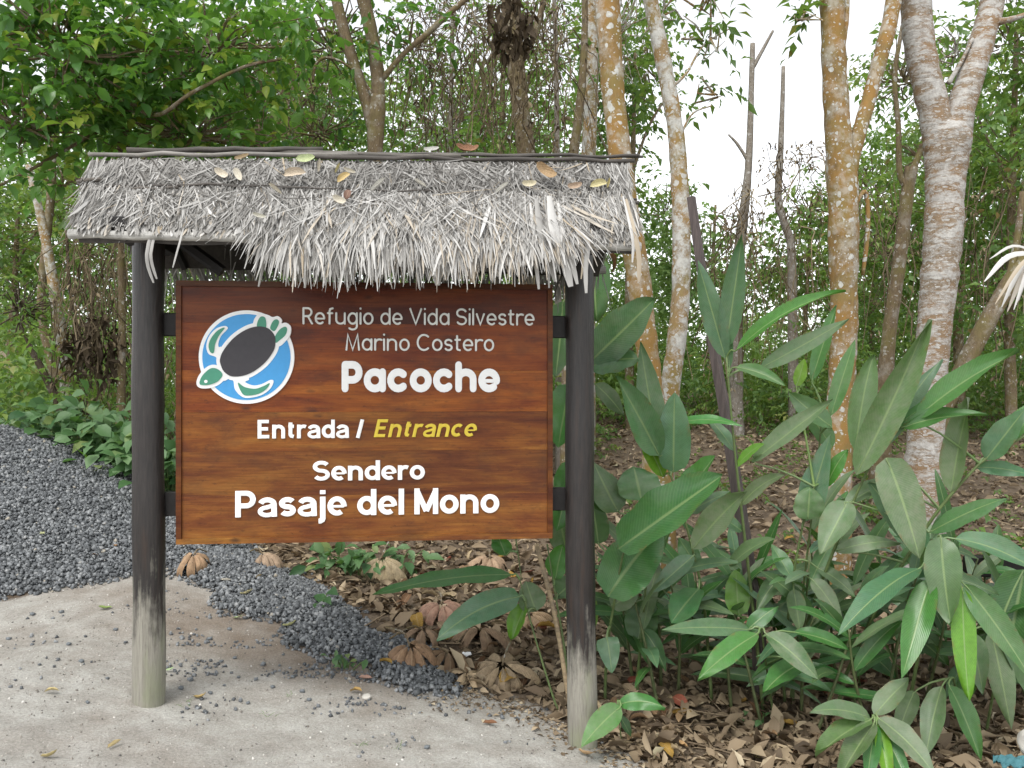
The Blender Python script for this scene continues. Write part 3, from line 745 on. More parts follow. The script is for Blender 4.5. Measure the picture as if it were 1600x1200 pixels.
# ---- roof
YE = 0.42                                        # how far the eaves stand out
rA, rB = S(135, 246, 0.0), S(993, 250, 0.0)      # ridge ends
eA, eB = S(112, 362, -YE), S(1000, 381, -YE)     # front eave ends
def roof_pt(u, v, side=-1):
    """u along the roof, v down the slope (1 = eave pole); side -1 front, +1 back"""
    u = np.asarray(u)[..., None]; v = np.asarray(v)[..., None]
    a = rA + (rB - rA) * u; e = eA + (eB - eA) * u
    p = a + (e - a) * v
    if side > 0: p = p * np.array([1, -1, 1])
    return p
for side in (-1, 1):
    us = np.linspace(0.012, 0.985, 24); vs_ = np.linspace(0.0, 1.0, 8); Ug, Vg = np.meshgrid(us, vs_)
    top = roof_pt(Ug, Vg, side); top[..., 2] -= 0.012 + 0.004 * np.sin(Ug * 40); bot = top.copy(); bot[..., 2] -= 0.035
    V = np.concatenate([top.reshape(-1, 3), bot.reshape(-1, 3)]); n = Ug.size; w = len(us); F = []
    for i in range(len(vs_) - 1):
        for j in range(w - 1):
            q = (i * w + j, i * w + j + 1, (i + 1) * w + j + 1, (i + 1) * w + j)
            F += [q, tuple(n + k for k in q[::-1])]
    rim = [i for i in range(w)] + [w * i + w - 1 for i in range(1, len(vs_))] + [(len(vs_) - 1) * w + j for j in range(w - 2, -1, -1)] + [w * i for i in range(len(vs_) - 2, 0, -1)]
    for i in range(len(rim)):
        a, b_ = rim[i], rim[(i + 1) % len(rim)]; F.append((a, b_, n + b_, n + a))
    sp('thatch_mat', V, F, 'backing')

def ribbons(starts, dirs, nrm, length, width, bend, seg=4, gravity=None):
    """flat tapering palm strips as one batch; returns verts, faces, count per strip"""
    n = len(starts); d = norm(dirs); P_ = starts.copy(); rows = []
    side = norm(np.cross(d, nrm))
    for k in range(seg + 1):
        t = k / seg
        wk = width * (0.75 + 0.5 * t - 1.05 * t * t) if k < seg else width * 0.12
        rows.append(np.stack([P_ - side * wk[:, None] * 0.5, P_ + side * wk[:, None] * 0.5], 1))
        d = norm(d + bend + (gravity[k] if gravity is not None else 0))
        P_ = P_ + d * (length / seg)[:, None]
    V = np.stack(rows, 1).reshape(n, -1, 3); m = 2 * (seg + 1)
    f = np.array([(2 * k, 2 * k + 1, 2 * k + 3, 2 * k + 2) for k in range(seg)])
    F = (f[None] + (np.arange(n) * m)[:, None, None]).reshape(-1, 4)
    return V.reshape(-1, 3), F, m

def thatch(name, n, side, v0, v1, len_rng, wid_rng, spread, lift, tone, tone_sd, fringe=None):
    u = rng.uniform(0.012, 0.985, n); v = rng.uniform(v0, v1, n)
    st = roof_pt(u, v, side)
    sl = norm(roof_pt(0.5, 1.0, side) - roof_pt(0.5, 0.0, side)); along = norm(rB - rA)
    nrm = norm(np.cross(along, sl)) * (1 if side < 0 else -1); nrm = nrm * np.sign(nrm[2])
    tuft = 0.5 * np.sin(u * 61 + 1.0) + 0.5 * np.sin(u * 27 + 4)           # strips lean together in tufts
    ang = np.radians(rng.normal(0, spread, n) + 16 * tuft)
    ang = ang * np.clip(np.minimum(u, 1 - u) * 9, 0.12, 1)
    d = sl * np.cos(ang)[:, None] + along * np.sin(ang)[:, None] + nrm * rng.normal(0.0, 0.022, n)[:, None]
    L = rng.uniform(*len_rng, n); wd = rng.uniform(*wid_rng, n)
    if fringe is not None: L = np.minimum(L, np.maximum(0.06, (np.interp(u, *fringe) - v) * np.linalg.norm(roof_pt(0.5, 1, side) - roof_pt(0.5, 0, side)) * rng.uniform(0.5, 1.16, n)))
    st = st + nrm * (rng.uniform(0.0, lift, n) + 0.012)[:, None]
    seg = 4; grav = []
    for k in range(seg + 1):
        tv = v + (L / 0.65) * (k / seg); w = np.clip((tv - 1.0) * 2.2, 0, 0.6)
        grav.append(np.array([0, 0, -1.0]) * w[:, None])
    tw = norm(nrm + rng.normal(0, 0.35, (n, 3)))
    V, F, m = ribbons(st, d, tw, L, wd, rng.normal(0, 0.035, (n, 3)), seg, grav)
    r = np.clip(rng.normal(np.interp(u, [0, 0.3, 0.55, 0.85, 1], tone), tone_sd, n), 0, 0.97)
    r = np.where(rng.uniform(size=n) < 0.012, 1.0, r)
    return sp(name, V, F, 'thatch_strand', rnd=np.repeat(r, m), kind='stuff')

fr_low = ([0, 0.28, 0.31, 0.36, 0.5, 0.56, 0.74, 0.82, 0.9, 1.0], [0.97, 0.98, 1.1, 1.42, 1.45, 1.42, 1.38, 1.3, 1.05, 1.0])
thatch('thatch_course', 4200, -1, 0.46, 0.98, (0.2, 0.55), (0.008, 0.026), 13, 0.014, [0.55, 0.58, 0.74, 0.86, 0.64], 0.2, fr_low)
thatch('thatch_course', 6000, -1, 0.44, 0.9, (0.15, 0.46), (0.003, 0.010), 17, 0.022, [0.5, 0.52, 0.62, 0.72, 0.56], 0.2, fr_low)
thatch('thatch_course', 1500, -1, 0.46, 0.62, (0.12, 0.5), (0.003, 0.008), 34, 0.028, [0.35, 0.35, 0.4, 0.5, 0.4], 0.25, fr_low)
thatch('thatch_course', 4600, -1, 0.045, 0.33, (0.10, 0.24), (0.004, 0.012), 30, 0.016, [0.46, 0.42, 0.36, 0.36, 0.5], 0.19)
thatch('thatch_course', 2200, 1, 0.03, 0.95, (0.2, 0.42), (0.008, 0.02), 20, 0.012, [0.35, 0.4, 0.4, 0.4, 0.35], 0.15)
# single strips that hang free over the edge
hang = [(232, 388, 240, 442, 5), (238, 388, 245, 436, 5), (284, 372, 270, 418, 3), (392, 380, 382, 420, 3), (418, 380, 404, 448, 5), (432, 385, 452, 446, 4), (455, 380, 470, 440, 7), (480, 385, 476, 450, 7), (500, 384, 508, 446, 7),
        (520, 385, 515, 440, 6), (540, 388, 548, 446, 5), (608, 392, 596, 436, 5), (690, 405, 684, 446, 16), (700, 405, 694, 438, 8), (742, 400, 738, 442, 13), (772, 396, 778, 432, 7), (835, 372, 842, 452, 7), (845, 366, 868, 440, 14),
        (858, 362, 858, 450, 6), (866, 362, 892, 448, 20), (880, 372, 902, 444, 9), (918, 378, 916, 458, 8), (905, 376, 908, 436, 4), (990, 365, 998, 440, 8), (985, 360, 988, 410, 5)]
sl = norm(roof_pt(0.5, 1.0) - roof_pt(0.5, 0.0)); rn = norm(np.cross(norm(rB - rA), sl)); rn = rn * np.sign(rn[2])
for (ax, ay, bx_, by_, wpx) in hang:
    a = S(ax, ay, -YE - 0.03); b_ = S(bx_, by_, -YE - 0.035 - rng.uniform(0, 0.02)); up = a - sl * 0.22 + rn * 0.012; up[2] += 0.02
    c = resample([up, a + np.array([0, -0.012, 0.0]), (a + b_) / 2 + np.array([rng.uniform(-0.012, 0.012), -0.012, 0]), b_], 8)
    w = wpx / FPX * 3.8 * 0.5; t = norm(np.gradient(c, axis=0)); sd_ = norm(np.cross(t, np.array([rng.uniform(-0.5, 0.5), -1, 0.3])))
    prof = np.array([0.5, 0.8, 1, 1, 1, 0.95, 0.85, 0.5])[:, None] * w
    fold = norm(np.cross(sd_, t)) * w * 0.35
    V = np.concatenate([c - sd_ * prof, c + fold, c + sd_ * prof]); F = []
    for k in range(7): F += [(k, k + 1, 9 + k, 8 + k), (8 + k, 9 + k, 17 + k, 16 + k)]
    sp('palm_strip', V, F, 'thatch_strand', rnd=np.full(24, rng.choice([0.55, 0.7, 0.8, 0.99])), smooth=True)

def pole(a, b, r, color, name='roof_pole', n=12, wob=0.004, sides=9):
    if name == 'roof_pole': a = a + rn * 0.018; b = b + rn * 0.018
    t = np.linspace(0, 1, n)[:, None]; p = a + (b - a) * t + rng.normal(0, wob, (n, 3)) * np.array([0.2, 1, 1])
    v, f = tube(p, r * (1 + rng.normal(0, 0.05, n)), sides); return sp(name, v, f, 'weathered_pole', smooth=True, color=(*color, 1))
dk = (0.075, 0.066, 0.058); gr = (0.27, 0.255, 0.23)
pole(S(140, 246, -0.03), S(560, 247, -0.03), 0.011, gr); pole(S(200, 241, -0.02), S(505, 237, 0.0), 0.014, dk); pole(S(330, 240, 0.02), S(720, 250, -0.02), 0.013, (0.16, 0.145, 0.125))
pole(S(470, 249, -0.045), S(990, 256, -0.04), 0.011, dk); pole(S(700, 246, -0.01), S(998, 249, 0.0), 0.009, dk); pole(S(590, 243, 0.02), S(1003, 250, 0.02), 0.008, (0.12, 0.11, 0.1))
ym = -YE * 0.43
pole(S(122, 287, ym), S(160, 286, ym), 0.009, (0.15, 0.13, 0.11)); pole(S(124, 294, ym), S(400, 296, ym - 0.02), 0.007, dk); pole(S(126, 300, ym - 0.02), S(280, 298, ym - 0.03), 0.007, (0.12, 0.105, 0.09))
pole(S(390, 296, ym - 0.03), S(700, 306, ym - 0.035), 0.005, dk); pole(S(690, 306, ym - 0.035), S(994, 316, ym - 0.03), 0.006, dk); pole(S(955, 318, ym - 0.04), S(997, 322, ym - 0.04), 0.010, (0.1, 0.09, 0.08))
pole(S(108, 366, -YE), S(1001, 386, -YE), 0.022, (0.50, 0.49, 0.46), 'eave_pole', 22, 0.003, 12)
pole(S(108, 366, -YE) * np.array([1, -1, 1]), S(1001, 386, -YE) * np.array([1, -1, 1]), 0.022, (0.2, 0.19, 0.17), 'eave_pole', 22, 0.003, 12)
a = S(110, 341, -YE + 0.06); v, f = bevel_box(a[0], a[0] + 0.28, a[1] - 0.01, a[1] + 0.015, a[2] - 0.028, a[2] + 0.028, 0.004); sp('roof_board', v, f, 'weathered_pole', color=(0.3, 0.28, 0.26, 1))
# timbers below the thatch
hz = S(500, 392, 0.0)[2]
v, f = bevel_box(-0.12, SPAN + 0.14, -0.05, 0.05, 2.46 - 0.02, 2.46 + 0.10, 0.006); sp('ridge_beam', v, f, 'dark_beam')
for x in (-0.03, 0.55, 1.1, 1.65, SPAN + 0.03):
    for sgn in (-1, 1):
        u = (x - rA[0]) / (rB[0] - rA[0]); a = roof_pt(u, 0.06, sgn); b_ = roof_pt(u, 0.985, sgn); a = a - np.array([0, 0, 0.085]); b_ = b_ - np.array([0, 0, 0.05])
        v, f = tube(np.array([a, (a + b_) / 2, b_]), 0.022, 6); sp('rafter', v, f, 'dark_beam')
for x0, x1 in ((0.05, 0.36), (SPAN - 0.05, SPAN - 0.36)):
    v, f = tube(np.array([(x0, 0, 2.05 + 0.35), (x1, 0.02, 2.17)]), 0.03, 6)
    sp('brace', v, f, 'dark_beam')
for yy in (-0.24, 0.24):
    v, f = bevel_box(-0.16, SPAN + 0.16, yy - 0.025, yy + 0.025, 2.36, 2.43, 0.004)
    sp('wall_plate', v, f, 'dark_beam')
for x in (-0.0, SPAN):
    v, f = bevel_box(x - 0.035, x + 0.035, -0.42, 0.42, 2.30, 2.36, 0.004)
    sp('tie_beam', v, f, 'dark_beam')

# ------------------------------------------------------------------ foliage tools
T8 = np.array([(0, 0, 0), (-0.40, 0.30, 0.10), (0, 0.30, 0.0), (0.40, 0.30, 0.10), (-0.42, 0.62, 0.08), (0, 0.64, -0.04), (0.42, 0.62, 0.08), (0, 1.0, -0.20)], float)
T8Q = np.array([(1, 2, 5, 4), (2, 3, 6, 5)]); T8T = np.array([(0, 2, 1), (0, 3, 2), (4, 5, 7), (5, 6, 7)])
T5 = np.array([(0, 0, 0), (-0.45, 0.45, 0.10), (0, 0.45, 0.0), (0.45, 0.45, 0.10), (0, 1.0, -0.18)], float)
T5T = np.array([(0, 2, 1), (0, 3, 2), (1, 2, 4), (2, 3, 4)])

def leaf_cloud(pos, dirs, size, aspect, rnd, fine=False, up=None):
    """one batch of small leaves: pos = stalk end, dirs = pointing direction"""
    n = len(pos); d = norm(dirs)
    up = np.array([0, 0, 1.0]) + rng.normal(0, 0.45, (n, 3)) if up is None else up
    x = norm(np.cross(d, up)); z = np.cross(x, d)
    T = T8 if fine else T5
    sz = np.broadcast_to(np.asarray(size, float), (n,))
    asp = np.broadcast_to(np.asarray(aspect, float), (n,))
    V = pos[:, None] + sz[:, None, None] * (T[None, :, 0:1] * asp[:, None, None] * x[:, None] + T[None, :, 1:2] * d[:, None] + T[None, :, 2:3] * z[:, None])
    m = len(T); off = (np.arange(n) * m)[:, None, None]
    if fine: F = [(T8Q[None] + off).reshape(-1, 4), (T8T[None] + off).reshape(-1, 3)]
    else: F = [(T5T[None] + off).reshape(-1, 3)]
    return V.reshape(-1, 3), F, np.repeat(rnd, m)

class Cloud:
    def __init__(s): s.V = []; s.F4 = []; s.F3 = []; s.R = []; s.n = 0
    def add(s, V, F, R):
        for f in (F if isinstance(F, list) else [F]):
            (s.F4 if f.shape[1] == 4 else s.F3).append(f + s.n)
        s.V.append(V); s.R.append(R); s.n += len(V)
    def mesh(s, name, mat, base=(0, 0, 0), smooth=False):
        F = []
        if s.F4: F.append(np.concatenate(s.F4))
        if s.F3: F.append(np.concatenate(s.F3))
        return mk_mesh(name, np.concatenate(s.V) - np.asarray(base, float), F, MAT[mat], smooth, rnd=np.concatenate(s.R))

def sprays(cloud, centers, per, twig, size, aspect, tone, tone_sd, fine=False, droop=0.35, flat=0.6):
    """leafy twigs: each centre gets a twig with leaves to both sides"""
    n = len(centers); a = rng.uniform(0, 2 * np.pi, n); el = rng.normal(-0.1, 0.5, n)
    td = np.stack([np.cos(a) * np.cos(el), np.sin(a) * np.cos(el), np.sin(el)], 1)
    tl_ = twig * rng.uniform(0.6, 1.3, n)
    t = np.tile((np.arange(per) + 0.5) / per, n) + rng.normal(0, 0.04, n * per)
    C = np.repeat(centers, per, 0); D = np.repeat(td, per, 0); Ln = np.repeat(tl_, per)
    pos = C + D * (t * Ln)[:, None] - np.array([0, 0, 1.0]) * (droop * 0.5 * (t ** 2) * Ln)[:, None]
    side = norm(np.cross(D, np.array([0, 0, 1.0]))) * np.where(np.arange(n * per) % 2 == 0, 1, -1)[:, None]
    dirs = norm(side * rng.uniform(0.5, 1.1, (n * per, 1)) + D * rng.uniform(0.2, 0.9, (n * per, 1)) + np.array([0, 0, -droop]) + rng.normal(0, 0.28, (n * per, 3)))
    r = np.clip(np.repeat(rng.normal(tone, tone_sd, n), per) + rng.normal(0, 0.10, n * per), 0, 0.97)
    r = np.where(rng.uniform(size=n * per) < 0.012, 1.0, r)
    cloud.add(*leaf_cloud(pos, dirs, size * rng.uniform(0.6, 1.25, n * per), aspect, r, fine))
    return pos, td

def in_ellipsoid(c, r, n, shell=0.35):
    d = norm(rng.normal(size=(n, 3))); q = rng.uniform(shell ** 3, 1, n) ** (1 / 3)
    return np.asarray(c) + d * q[:, None] * np.asarray(r)

def px_path(pts, Y, foot=False):
    """[(px, py, width_px[, dY])] -> points and radii at depth Y"""
    p = []; r = []
    for q in pts:
        y = Y + (q[3] if len(q) > 3 else 0); p.append(P(q[0], q[1], y)); r.append(q[2] / 2 / FPX * y)
    p = np.array(p); r = np.array(r)
    if foot:
        z = float(gz(p[-1][0], p[-1][1])); dx = p[-1] - p[-2]; k = (z - 0.15 - p[-1][2]) / min(dx[2], -0.05)
        if p[-1][2] > z: e = p[-1] + np.array([dx[0] * min(k, 1.0), 0, z - 0.15 - p[-1][2]]); p = np.vstack([p, e]); r = np.append(r, r[-1] * 1.18)
        base = np.array([p[-1][0], p[-1][1], z])
        return p, r, base
    return p, r

def limb_tube(p, r, sides=12, n=None, lump=0.05):
    n = n or max(6, len(p) * 5)
    q = resample(np.column_stack([p, r]), n)
    return tube(q[:, :3], np.maximum(q[:, 3] * (1 + rng.normal(0, lump * 0.4, n)), 0.002), sides, True, lump * 0.6)

def tree(name, label, Y, trunk, barkm, limbs=(), crown=(), leaf=None, group=None, cat='tree', sides=14, extra=()):
    """trunk: pixel path from top to foot.  limbs: pixel paths.  crown: (px, py, rx, ry, rdepth, dY, n)"""
    p, r, base = px_path(trunk, Y, True)
    t = thing(name, label, cat, base, group)
    v, f = limb_tube(p, r, sides, lump=0.06); part('trunk', v, f, MAT[barkm], t, base, smooth=True)
    for lb in limbs:
        p2, r2 = px_path(lb, Y); v, f = limb_tube(p2, r2, max(6, sides - 4), lump=0.06); part('limb', v, f, MAT[barkm], t, base, smooth=True)
    if crown:
        cl = Cloud(); tw = MB()
        lsz, asp, mat, per, twig, tone, fine = leaf
        for (cx, cy, rx, ry, rd, dy, n) in crown:
            y = Y + dy; c = P(cx, cy, y); rr = np.array([rx / FPX * y, rd, ry / FPX * y])
            ctr = in_ellipsoid(c, rr, n)
            sprays(cl, ctr, per, twig, lsz, asp, tone, 0.2, fine)
            for q in ctr[::max(1, n // 40)]:
                b_ = c + (q - c) * 0.2 + np.array([0, 0, -0.1]); mid = (b_ + q) / 2 + rng.normal(0, 0.08, 3)
                tw.add(*tube(np.array([b_, mid, q]), [0.012, 0.009, 0.004], 4, False))
        link('crown', cl.mesh('crown', mat, base), t)
        if tw.n:
            v, f = tw.get(); part('twigs', v, f, MAT[barkm], t, base, kind='stuff')
    return t

# ------------------------------------------------------------------ trees, near to far
tree('lichen_tree', 'ochre and white lichen-spotted trunk rising behind the right end of the thatch', 6.5,
     [(922, -320, 32), (936, -150, 36), (949, 0, 39), (956, 120, 36), (965, 210, 36), (980, 330, 37), (997, 430, 38), (1008, 520, 35), (1017, 600, 37), (1024, 690, 42), (1028, 760, 50)], 'bark_ochre',
     limbs=[[(926, -280, 16), (870, -420, 12, .4), (820, -520, 8, .8)], [(930, -240, 18), (1010, -400, 12, -.3), (1060, -540, 8, -.6)]],
     crown=[(880, -520, 190, 90, 1.0, 0.5, 50), (1060, -560, 160, 90, 1.0, -0.3, 40)], leaf=(0.16, 0.5, 'wood_leaf', 9, 0.5, 0.5, False))
tree('lichen_tree', 'slimmer white-patched trunk leaning left, just left of the dark stake', 7.0,
     [(955, -300, 18), (985, -150, 20), (1016, 0, 23), (1037, 100, 25), (1055, 200, 25), (1062, 290, 28), (1065, 375, 29), (1063, 470, 29), (1056, 540, 30), (1048, 600, 31), (1040, 670, 35), (1034, 720, 40)], 'bark_pale',
     limbs=[[(960, -280, 12), (930, -420, 8)], [(975, -200, 11), (1050, -380, 8)], [(1046, 140, 5), (1072, 115, 4), (1100, 70, 3, .2), (1140, 45, 2, .3)], [(1056, 230, 4), (1080, 180, 3), (1112, 165, 2)]],
     crown=[(980, -480, 170, 80, 0.9, 0.3, 40), (1030, 0, 70, 60, 0.5, 0.9, 8), (1105, 40, 60, 40, 0.4, 0.2, 7), (1120, 130, 50, 40, 0.4, 0.2, 4), (1090, 0, 60, 25, .4, .2, 5)], leaf=(0.13, 0.42, 'wood_leaf', 7, 0.4, 0.5, False))
tree('lichen_tree', 'straight rust-coloured trunk dotted with white lichen discs, forking upward on its right', 7.5,
     [(1288, -330, 28), (1294, -150, 32), (1300, 0, 36), (1303, 100, 38), (1309, 200, 39), (1317, 290, 46), (1318, 400, 44), (1319, 500, 41), (1316, 580, 40), (1311, 660, 44), (1304, 740, 52)], 'bark_ochre',
     limbs=[[(1326, 270, 26), (1340, 215, 23), (1355, 165, 23, .1), (1377, 84, 24, .15), (1393, 20, 25, .2), (1412, -120, 22, .3)], [(1314, 90, 9), (1322, 30, 9), (1324, -40, 8)], [(1330, 330, 6), (1352, 300, 7, .1), (1356, 360, 7, .1), (1348, 430, 6, .1)]],
     crown=[(1290, -500, 170, 80, 1.0, 0.0, 40), (1250, 12, 26, 16, 0.2, 0.0, 5)], leaf=(0.15, 0.5, 'wood_leaf', 8, 0.45, 0.5, False))
tree('lichen_tree', 'thick pale grey trunk with ring marks that splits into a wide fork', 8.0,
     [(1480, 182, 22), (1480, 200, 58), (1480, 220, 70), (1479, 250, 63), (1477, 290, 57), (1475, 350, 57), (1468, 430, 54), (1459, 520, 50), (1452, 600, 50), (1446, 690, 54), (1442, 780, 62)], 'bark_ringed',
     limbs=[[(1470, 240, 46), (1460, 175, 46), (1445, 115, 45), (1434, 50, 45), (1431, -30, 44), (1425, -220, 38)], [(1490, 240, 44), (1500, 175, 42), (1518, 115, 40, .05), (1538, 50, 37, .1), (1552, -10, 35, .15), (1570, -200, 30, .2)],
            [(1548, 35, 14, .1), (1580, 30, 9), (1640, 10, 6)], [(1482, 130, 8), (1500, 100, 6), (1520, 60, 4)]],
     crown=[(1470, -420, 260, 100, 1.3, 0.3, 60), (1500, 70, 50, 50, .5, .5, 10)], leaf=(0.13, 0.5, 'wood_leaf', 8, 0.45, 0.5, False), sides=18)
tree('dark_tree', 'thin dark crooked tree standing between the spotted trunk and the thick forked trunk', 10.0,
     [(1424, 262, 20), (1418, 300, 20), (1412, 350, 20), (1404, 420, 21), (1392, 500, 21), (1384, 580, 24), (1378, 660, 30)], 'bark_brown',
     limbs=[[(1420, 300, 12), (1406, 270, 10), (1404, 200, 9), (1398, 120, 8), (1410, 40, 6)], [(1424, 270, 12), (1440, 230, 9), (1452, 180, 8)], [(1386, 560, 10), (1370, 600, 9), (1360, 660, 9)]],
     crown=[(1410, 120, 60, 70, 0.6, 0.4, 30), (1440, 230, 40, 40, 0.5, 0.3, 14)], leaf=(0.11, 0.5, 'wood_leaf', 8, 0.4, 0.5, False), sides=10)
tree('leaning_tree', 'lichened trunk leaning steeply to the right behind the dry palm leaves', 9.0,
     [(1650, 300, 22), (1620, 370, 24), (1570, 455, 26), (1525, 535, 27), (1490, 605, 28), (1465, 665, 32)], 'bark_brown', sides=10,
     limbs=[[(1575, 440, 12), (1588, 380, 11), (1598, 300, 10)]], crown=[(1660, 200, 90, 70, 0.8, 0.3, 50)], leaf=(0.12, 0.5, 'wood_leaf', 8, 0.4, 0.5, False))
tree('dead_sapling', 'bare dead stem with one side branch against the white sky', 14.0,
     [(1176, 68, 8), (1174, 140, 9), (1171, 230, 11), (1167, 290, 13), (1160, 350, 17), (1152, 430, 20), (1150, 560, 22), (1150, 640, 24)], 'bark_grey', sides=8,
     limbs=[[(1174, 110, 7), (1184, 92, 6), (1196, 70, 5), (1208, 48, 4)], [(1168, 250, 6), (1152, 225, 5), (1138, 210, 3)]])
tree('dead_sapling', 'slender bare stem with a kink, to the right of the other dead stem', 14.5,
     [(1224, 104, 6), (1222, 180, 8), (1219, 250, 10), (1216, 310, 12), (1226, 350, 13), (1236, 385, 14), (1238, 470, 15), (1240, 640, 18)], 'bark_grey', sides=8)
tree('forked_tree', 'olive-brown tree forking in two above the middle of the thatched roof', 9.0,
     [(591, 150, 24), (588, 185, 27), (586, 240, 25), (586, 330, 26), (588, 480, 28), (590, 640, 34)], 'bark_brown',
     limbs=[[(584, 205, 20), (575, 170, 18), (562, 125, 17), (548, 85, 18), (534, 35, 18), (522, -20, 17), (505, -120, 14)], [(591, 170, 22), (590, 120, 21), (583, 65, 21), (573, 20, 21), (562, -30, 20), (545, -140, 15)],
            [(596, 125, 10), (630, 85, 9), (668, 52, 10), (705, 18, 9), (745, -15, 8)], [(583, 150, 5), (562, 118, 4), (530, 95, 4, -.1), (505, 91, 5, -.1), (492, 105, 5, -.1), (489, 128, 4, -.1)], [(526, 52, 6), (500, 45, 5), (460, 65, 4), (420, 90, 3)]],
     crown=[(520, 60, 110, 90, 0.7, 0.3, 34), (640, 60, 90, 60, 0.6, 0.3, 16), (540, -200, 260, 90, 1.3, 0, 40), (500, 195, 90, 40, 0.5, 0.6, 26)], leaf=(0.13, 0.5, 'canopy_leaf', 8, 0.45, 0.5, True), sides=12)
tree('slim_tree', 'stout pale brown trunk wrapped in vines above the right half of the roof', 11.0,
     [(792, -60, 26), (800, 40, 27), (808, 120, 28), (816, 190, 28), (824, 260, 30), (828, 400, 32), (830, 600, 38)], 'bark_brown', sides=10,
     limbs=[[(806, 110, 14), (832, 60, 11), (850, 0, 9), (860, -60, 8)]], crown=[(760, -150, 160, 110, 1.2, 0.2, 60), (850, 60, 60, 60, .6, .5, 16)], leaf=(0.13, 0.5, 'wood_leaf', 8, 0.45, 0.45, False))
tree('slim_tree', 'thin straight sapling between the vine-wrapped trunk and the pinkish trunk', 11.5,
     [(864, -60, 6), (868, 60, 7), (870, 180, 8), (871, 300, 9), (873, 600, 12)], 'bark_grey', sides=8, crown=[(866, -100, 90, 70, 0.8, 0, 40)], leaf=(0.12, 0.5, 'wood_leaf', 8, 0.4, 0.5, False))
tree('slim_tree', 'thin olive trunk curving up beside the pinkish trunk', 10.2,
     [(912, -60, 9), (914, 20, 10), (911, 110, 12), (903, 190, 14), (895, 260, 16), (890, 420, 18), (888, 620, 22)], 'bark_brown', sides=8,
     limbs=[[(912, 100, 4), (928, 130, 3), (936, 165, 3)]], crown=[(905, -130, 110, 70, 0.8, 0, 40)], leaf=(0.13, 0.5, 'wood_leaf', 8, 0.4, 0.5, False))
tree('slim_tree', 'pinkish white trunk half hidden behind the lichen-spotted trunk', 13.0,
     [(918, -80, 20), (922, 20, 22), (924, 100, 23), (922, 180, 22), (918, 300, 24), (915, 600, 30)], 'bark_pale', sides=10, crown=[(960, 60, 60, 130, 1.0, 0.5, 60), (920, -160, 160, 90, 1.2, 0, 60)], leaf=(0.14, 0.45, 'wood_leaf', 8, 0.5, 0.42, False))
tree('broken_tree', 'slender white-blotched tree with a snapped top at the far left', 11.0,
     [(44, 258, 9), (52, 290, 11), (64, 340, 13), (76, 400, 15), (86, 460, 17), (95, 520, 19), (102, 570, 20), (108, 630, 23), (112, 670, 28)], 'bark_pale', sides=10)
tree('brown_tree', 'brown mossy trunk close behind the snapped white-blotched tree', 11.6,
     [(84, 120, 11), (82, 240, 12), (80, 300, 13), (72, 380, 13), (66, 440, 13), (66, 500, 14), (80, 560, 16), (98, 640, 20)], 'bark_brown', sides=8, crown=[(90, 60, 110, 80, 0.9, 0.2, 60)], leaf=(0.12, 0.5, 'canopy_leaf', 8, 0.4, 0.4, True))
tree('dark_tree', 'dark stem leaning left at the foot of the white-blotched tree', 10.5, [(45, 540, 10), (62, 570, 11), (82, 610, 13), (100, 650, 15), (112, 690, 18)], 'bark_dark', sides=8,
     limbs=[[(48, 545, 6), (30, 500, 5), (22, 460, 4)]], crown=[(35, 470, 60, 60, 0.5, 0, 40)], leaf=(0.09, 0.5, 'wood_leaf', 8, 0.3, 0.62, False))
tree('dark_tree', 'dark forked stem rising just right of the white-blotched tree', 11.2, [(118, 500, 9), (124, 560, 11), (128, 610, 12), (138, 660, 15), (148, 700, 18)], 'bark_dark', sides=8,
     limbs=[[(120, 520, 7), (108, 440, 6), (104, 360, 5)], [(124, 560, 7), (140, 500, 6), (150, 430, 5)]])
tree('mossy_tree', 'straight mossy trunk next to the left post', 10.0, [(188, 300, 9), (190, 420, 11), (191, 520, 12), (190, 600, 13), (189, 670, 17)], 'bark_brown', sides=8, crown=[(200, 250, 90, 60, .8, .4, 40)], leaf=(0.12, 0.5, 'canopy_leaf', 8, 0.4, 0.42, True))
tree('shade_tree', 'broad dense tree whose dark green leaves fill the upper left', 8.5,
     [(172, 40, 12), (176, 120, 15), (186, 200, 18), (202, 270, 20), (222, 400, 22), (232, 560, 26)], 'bark_brown',
     limbs=[[(176, 120, 10), (120, 60, 8, -.6), (90, 28, 7, -1), (40, 45, 6, -1.3), (-40, 70, 5, -1.5)], [(178, 140, 9), (240, 180, 7, -.7), (300, 145, 6, -1), (380, 105, 5, -1), (440, 92, 4, -.9)], [(176, 120, 9), (200, 20, 7), (260, -60, 6)], [(180, 190, 8), (110, 230, 6, -.6), (20, 280, 5, -1), (-30, 300, 4, -1.2)]],
     crown=[(100, 70, 190, 110, 0.9, -0.9, 190), (330, 60, 200, 110, 0.9, -0.4, 150), (40, 180, 120, 55, 0.6, -1.1, 44), (300, 195, 180, 45, 0.6, -0.2, 80), (100, 270, 40, 30, 0.3, -1.0, 4), (200, -190, 420, 110, 1.4, 0, 60), (180, 150, 160, 80, .7, .6, 60)],
     leaf=(0.15, 0.58, 'canopy_leaf', 8, 0.45, 0.66, True), sides=10)

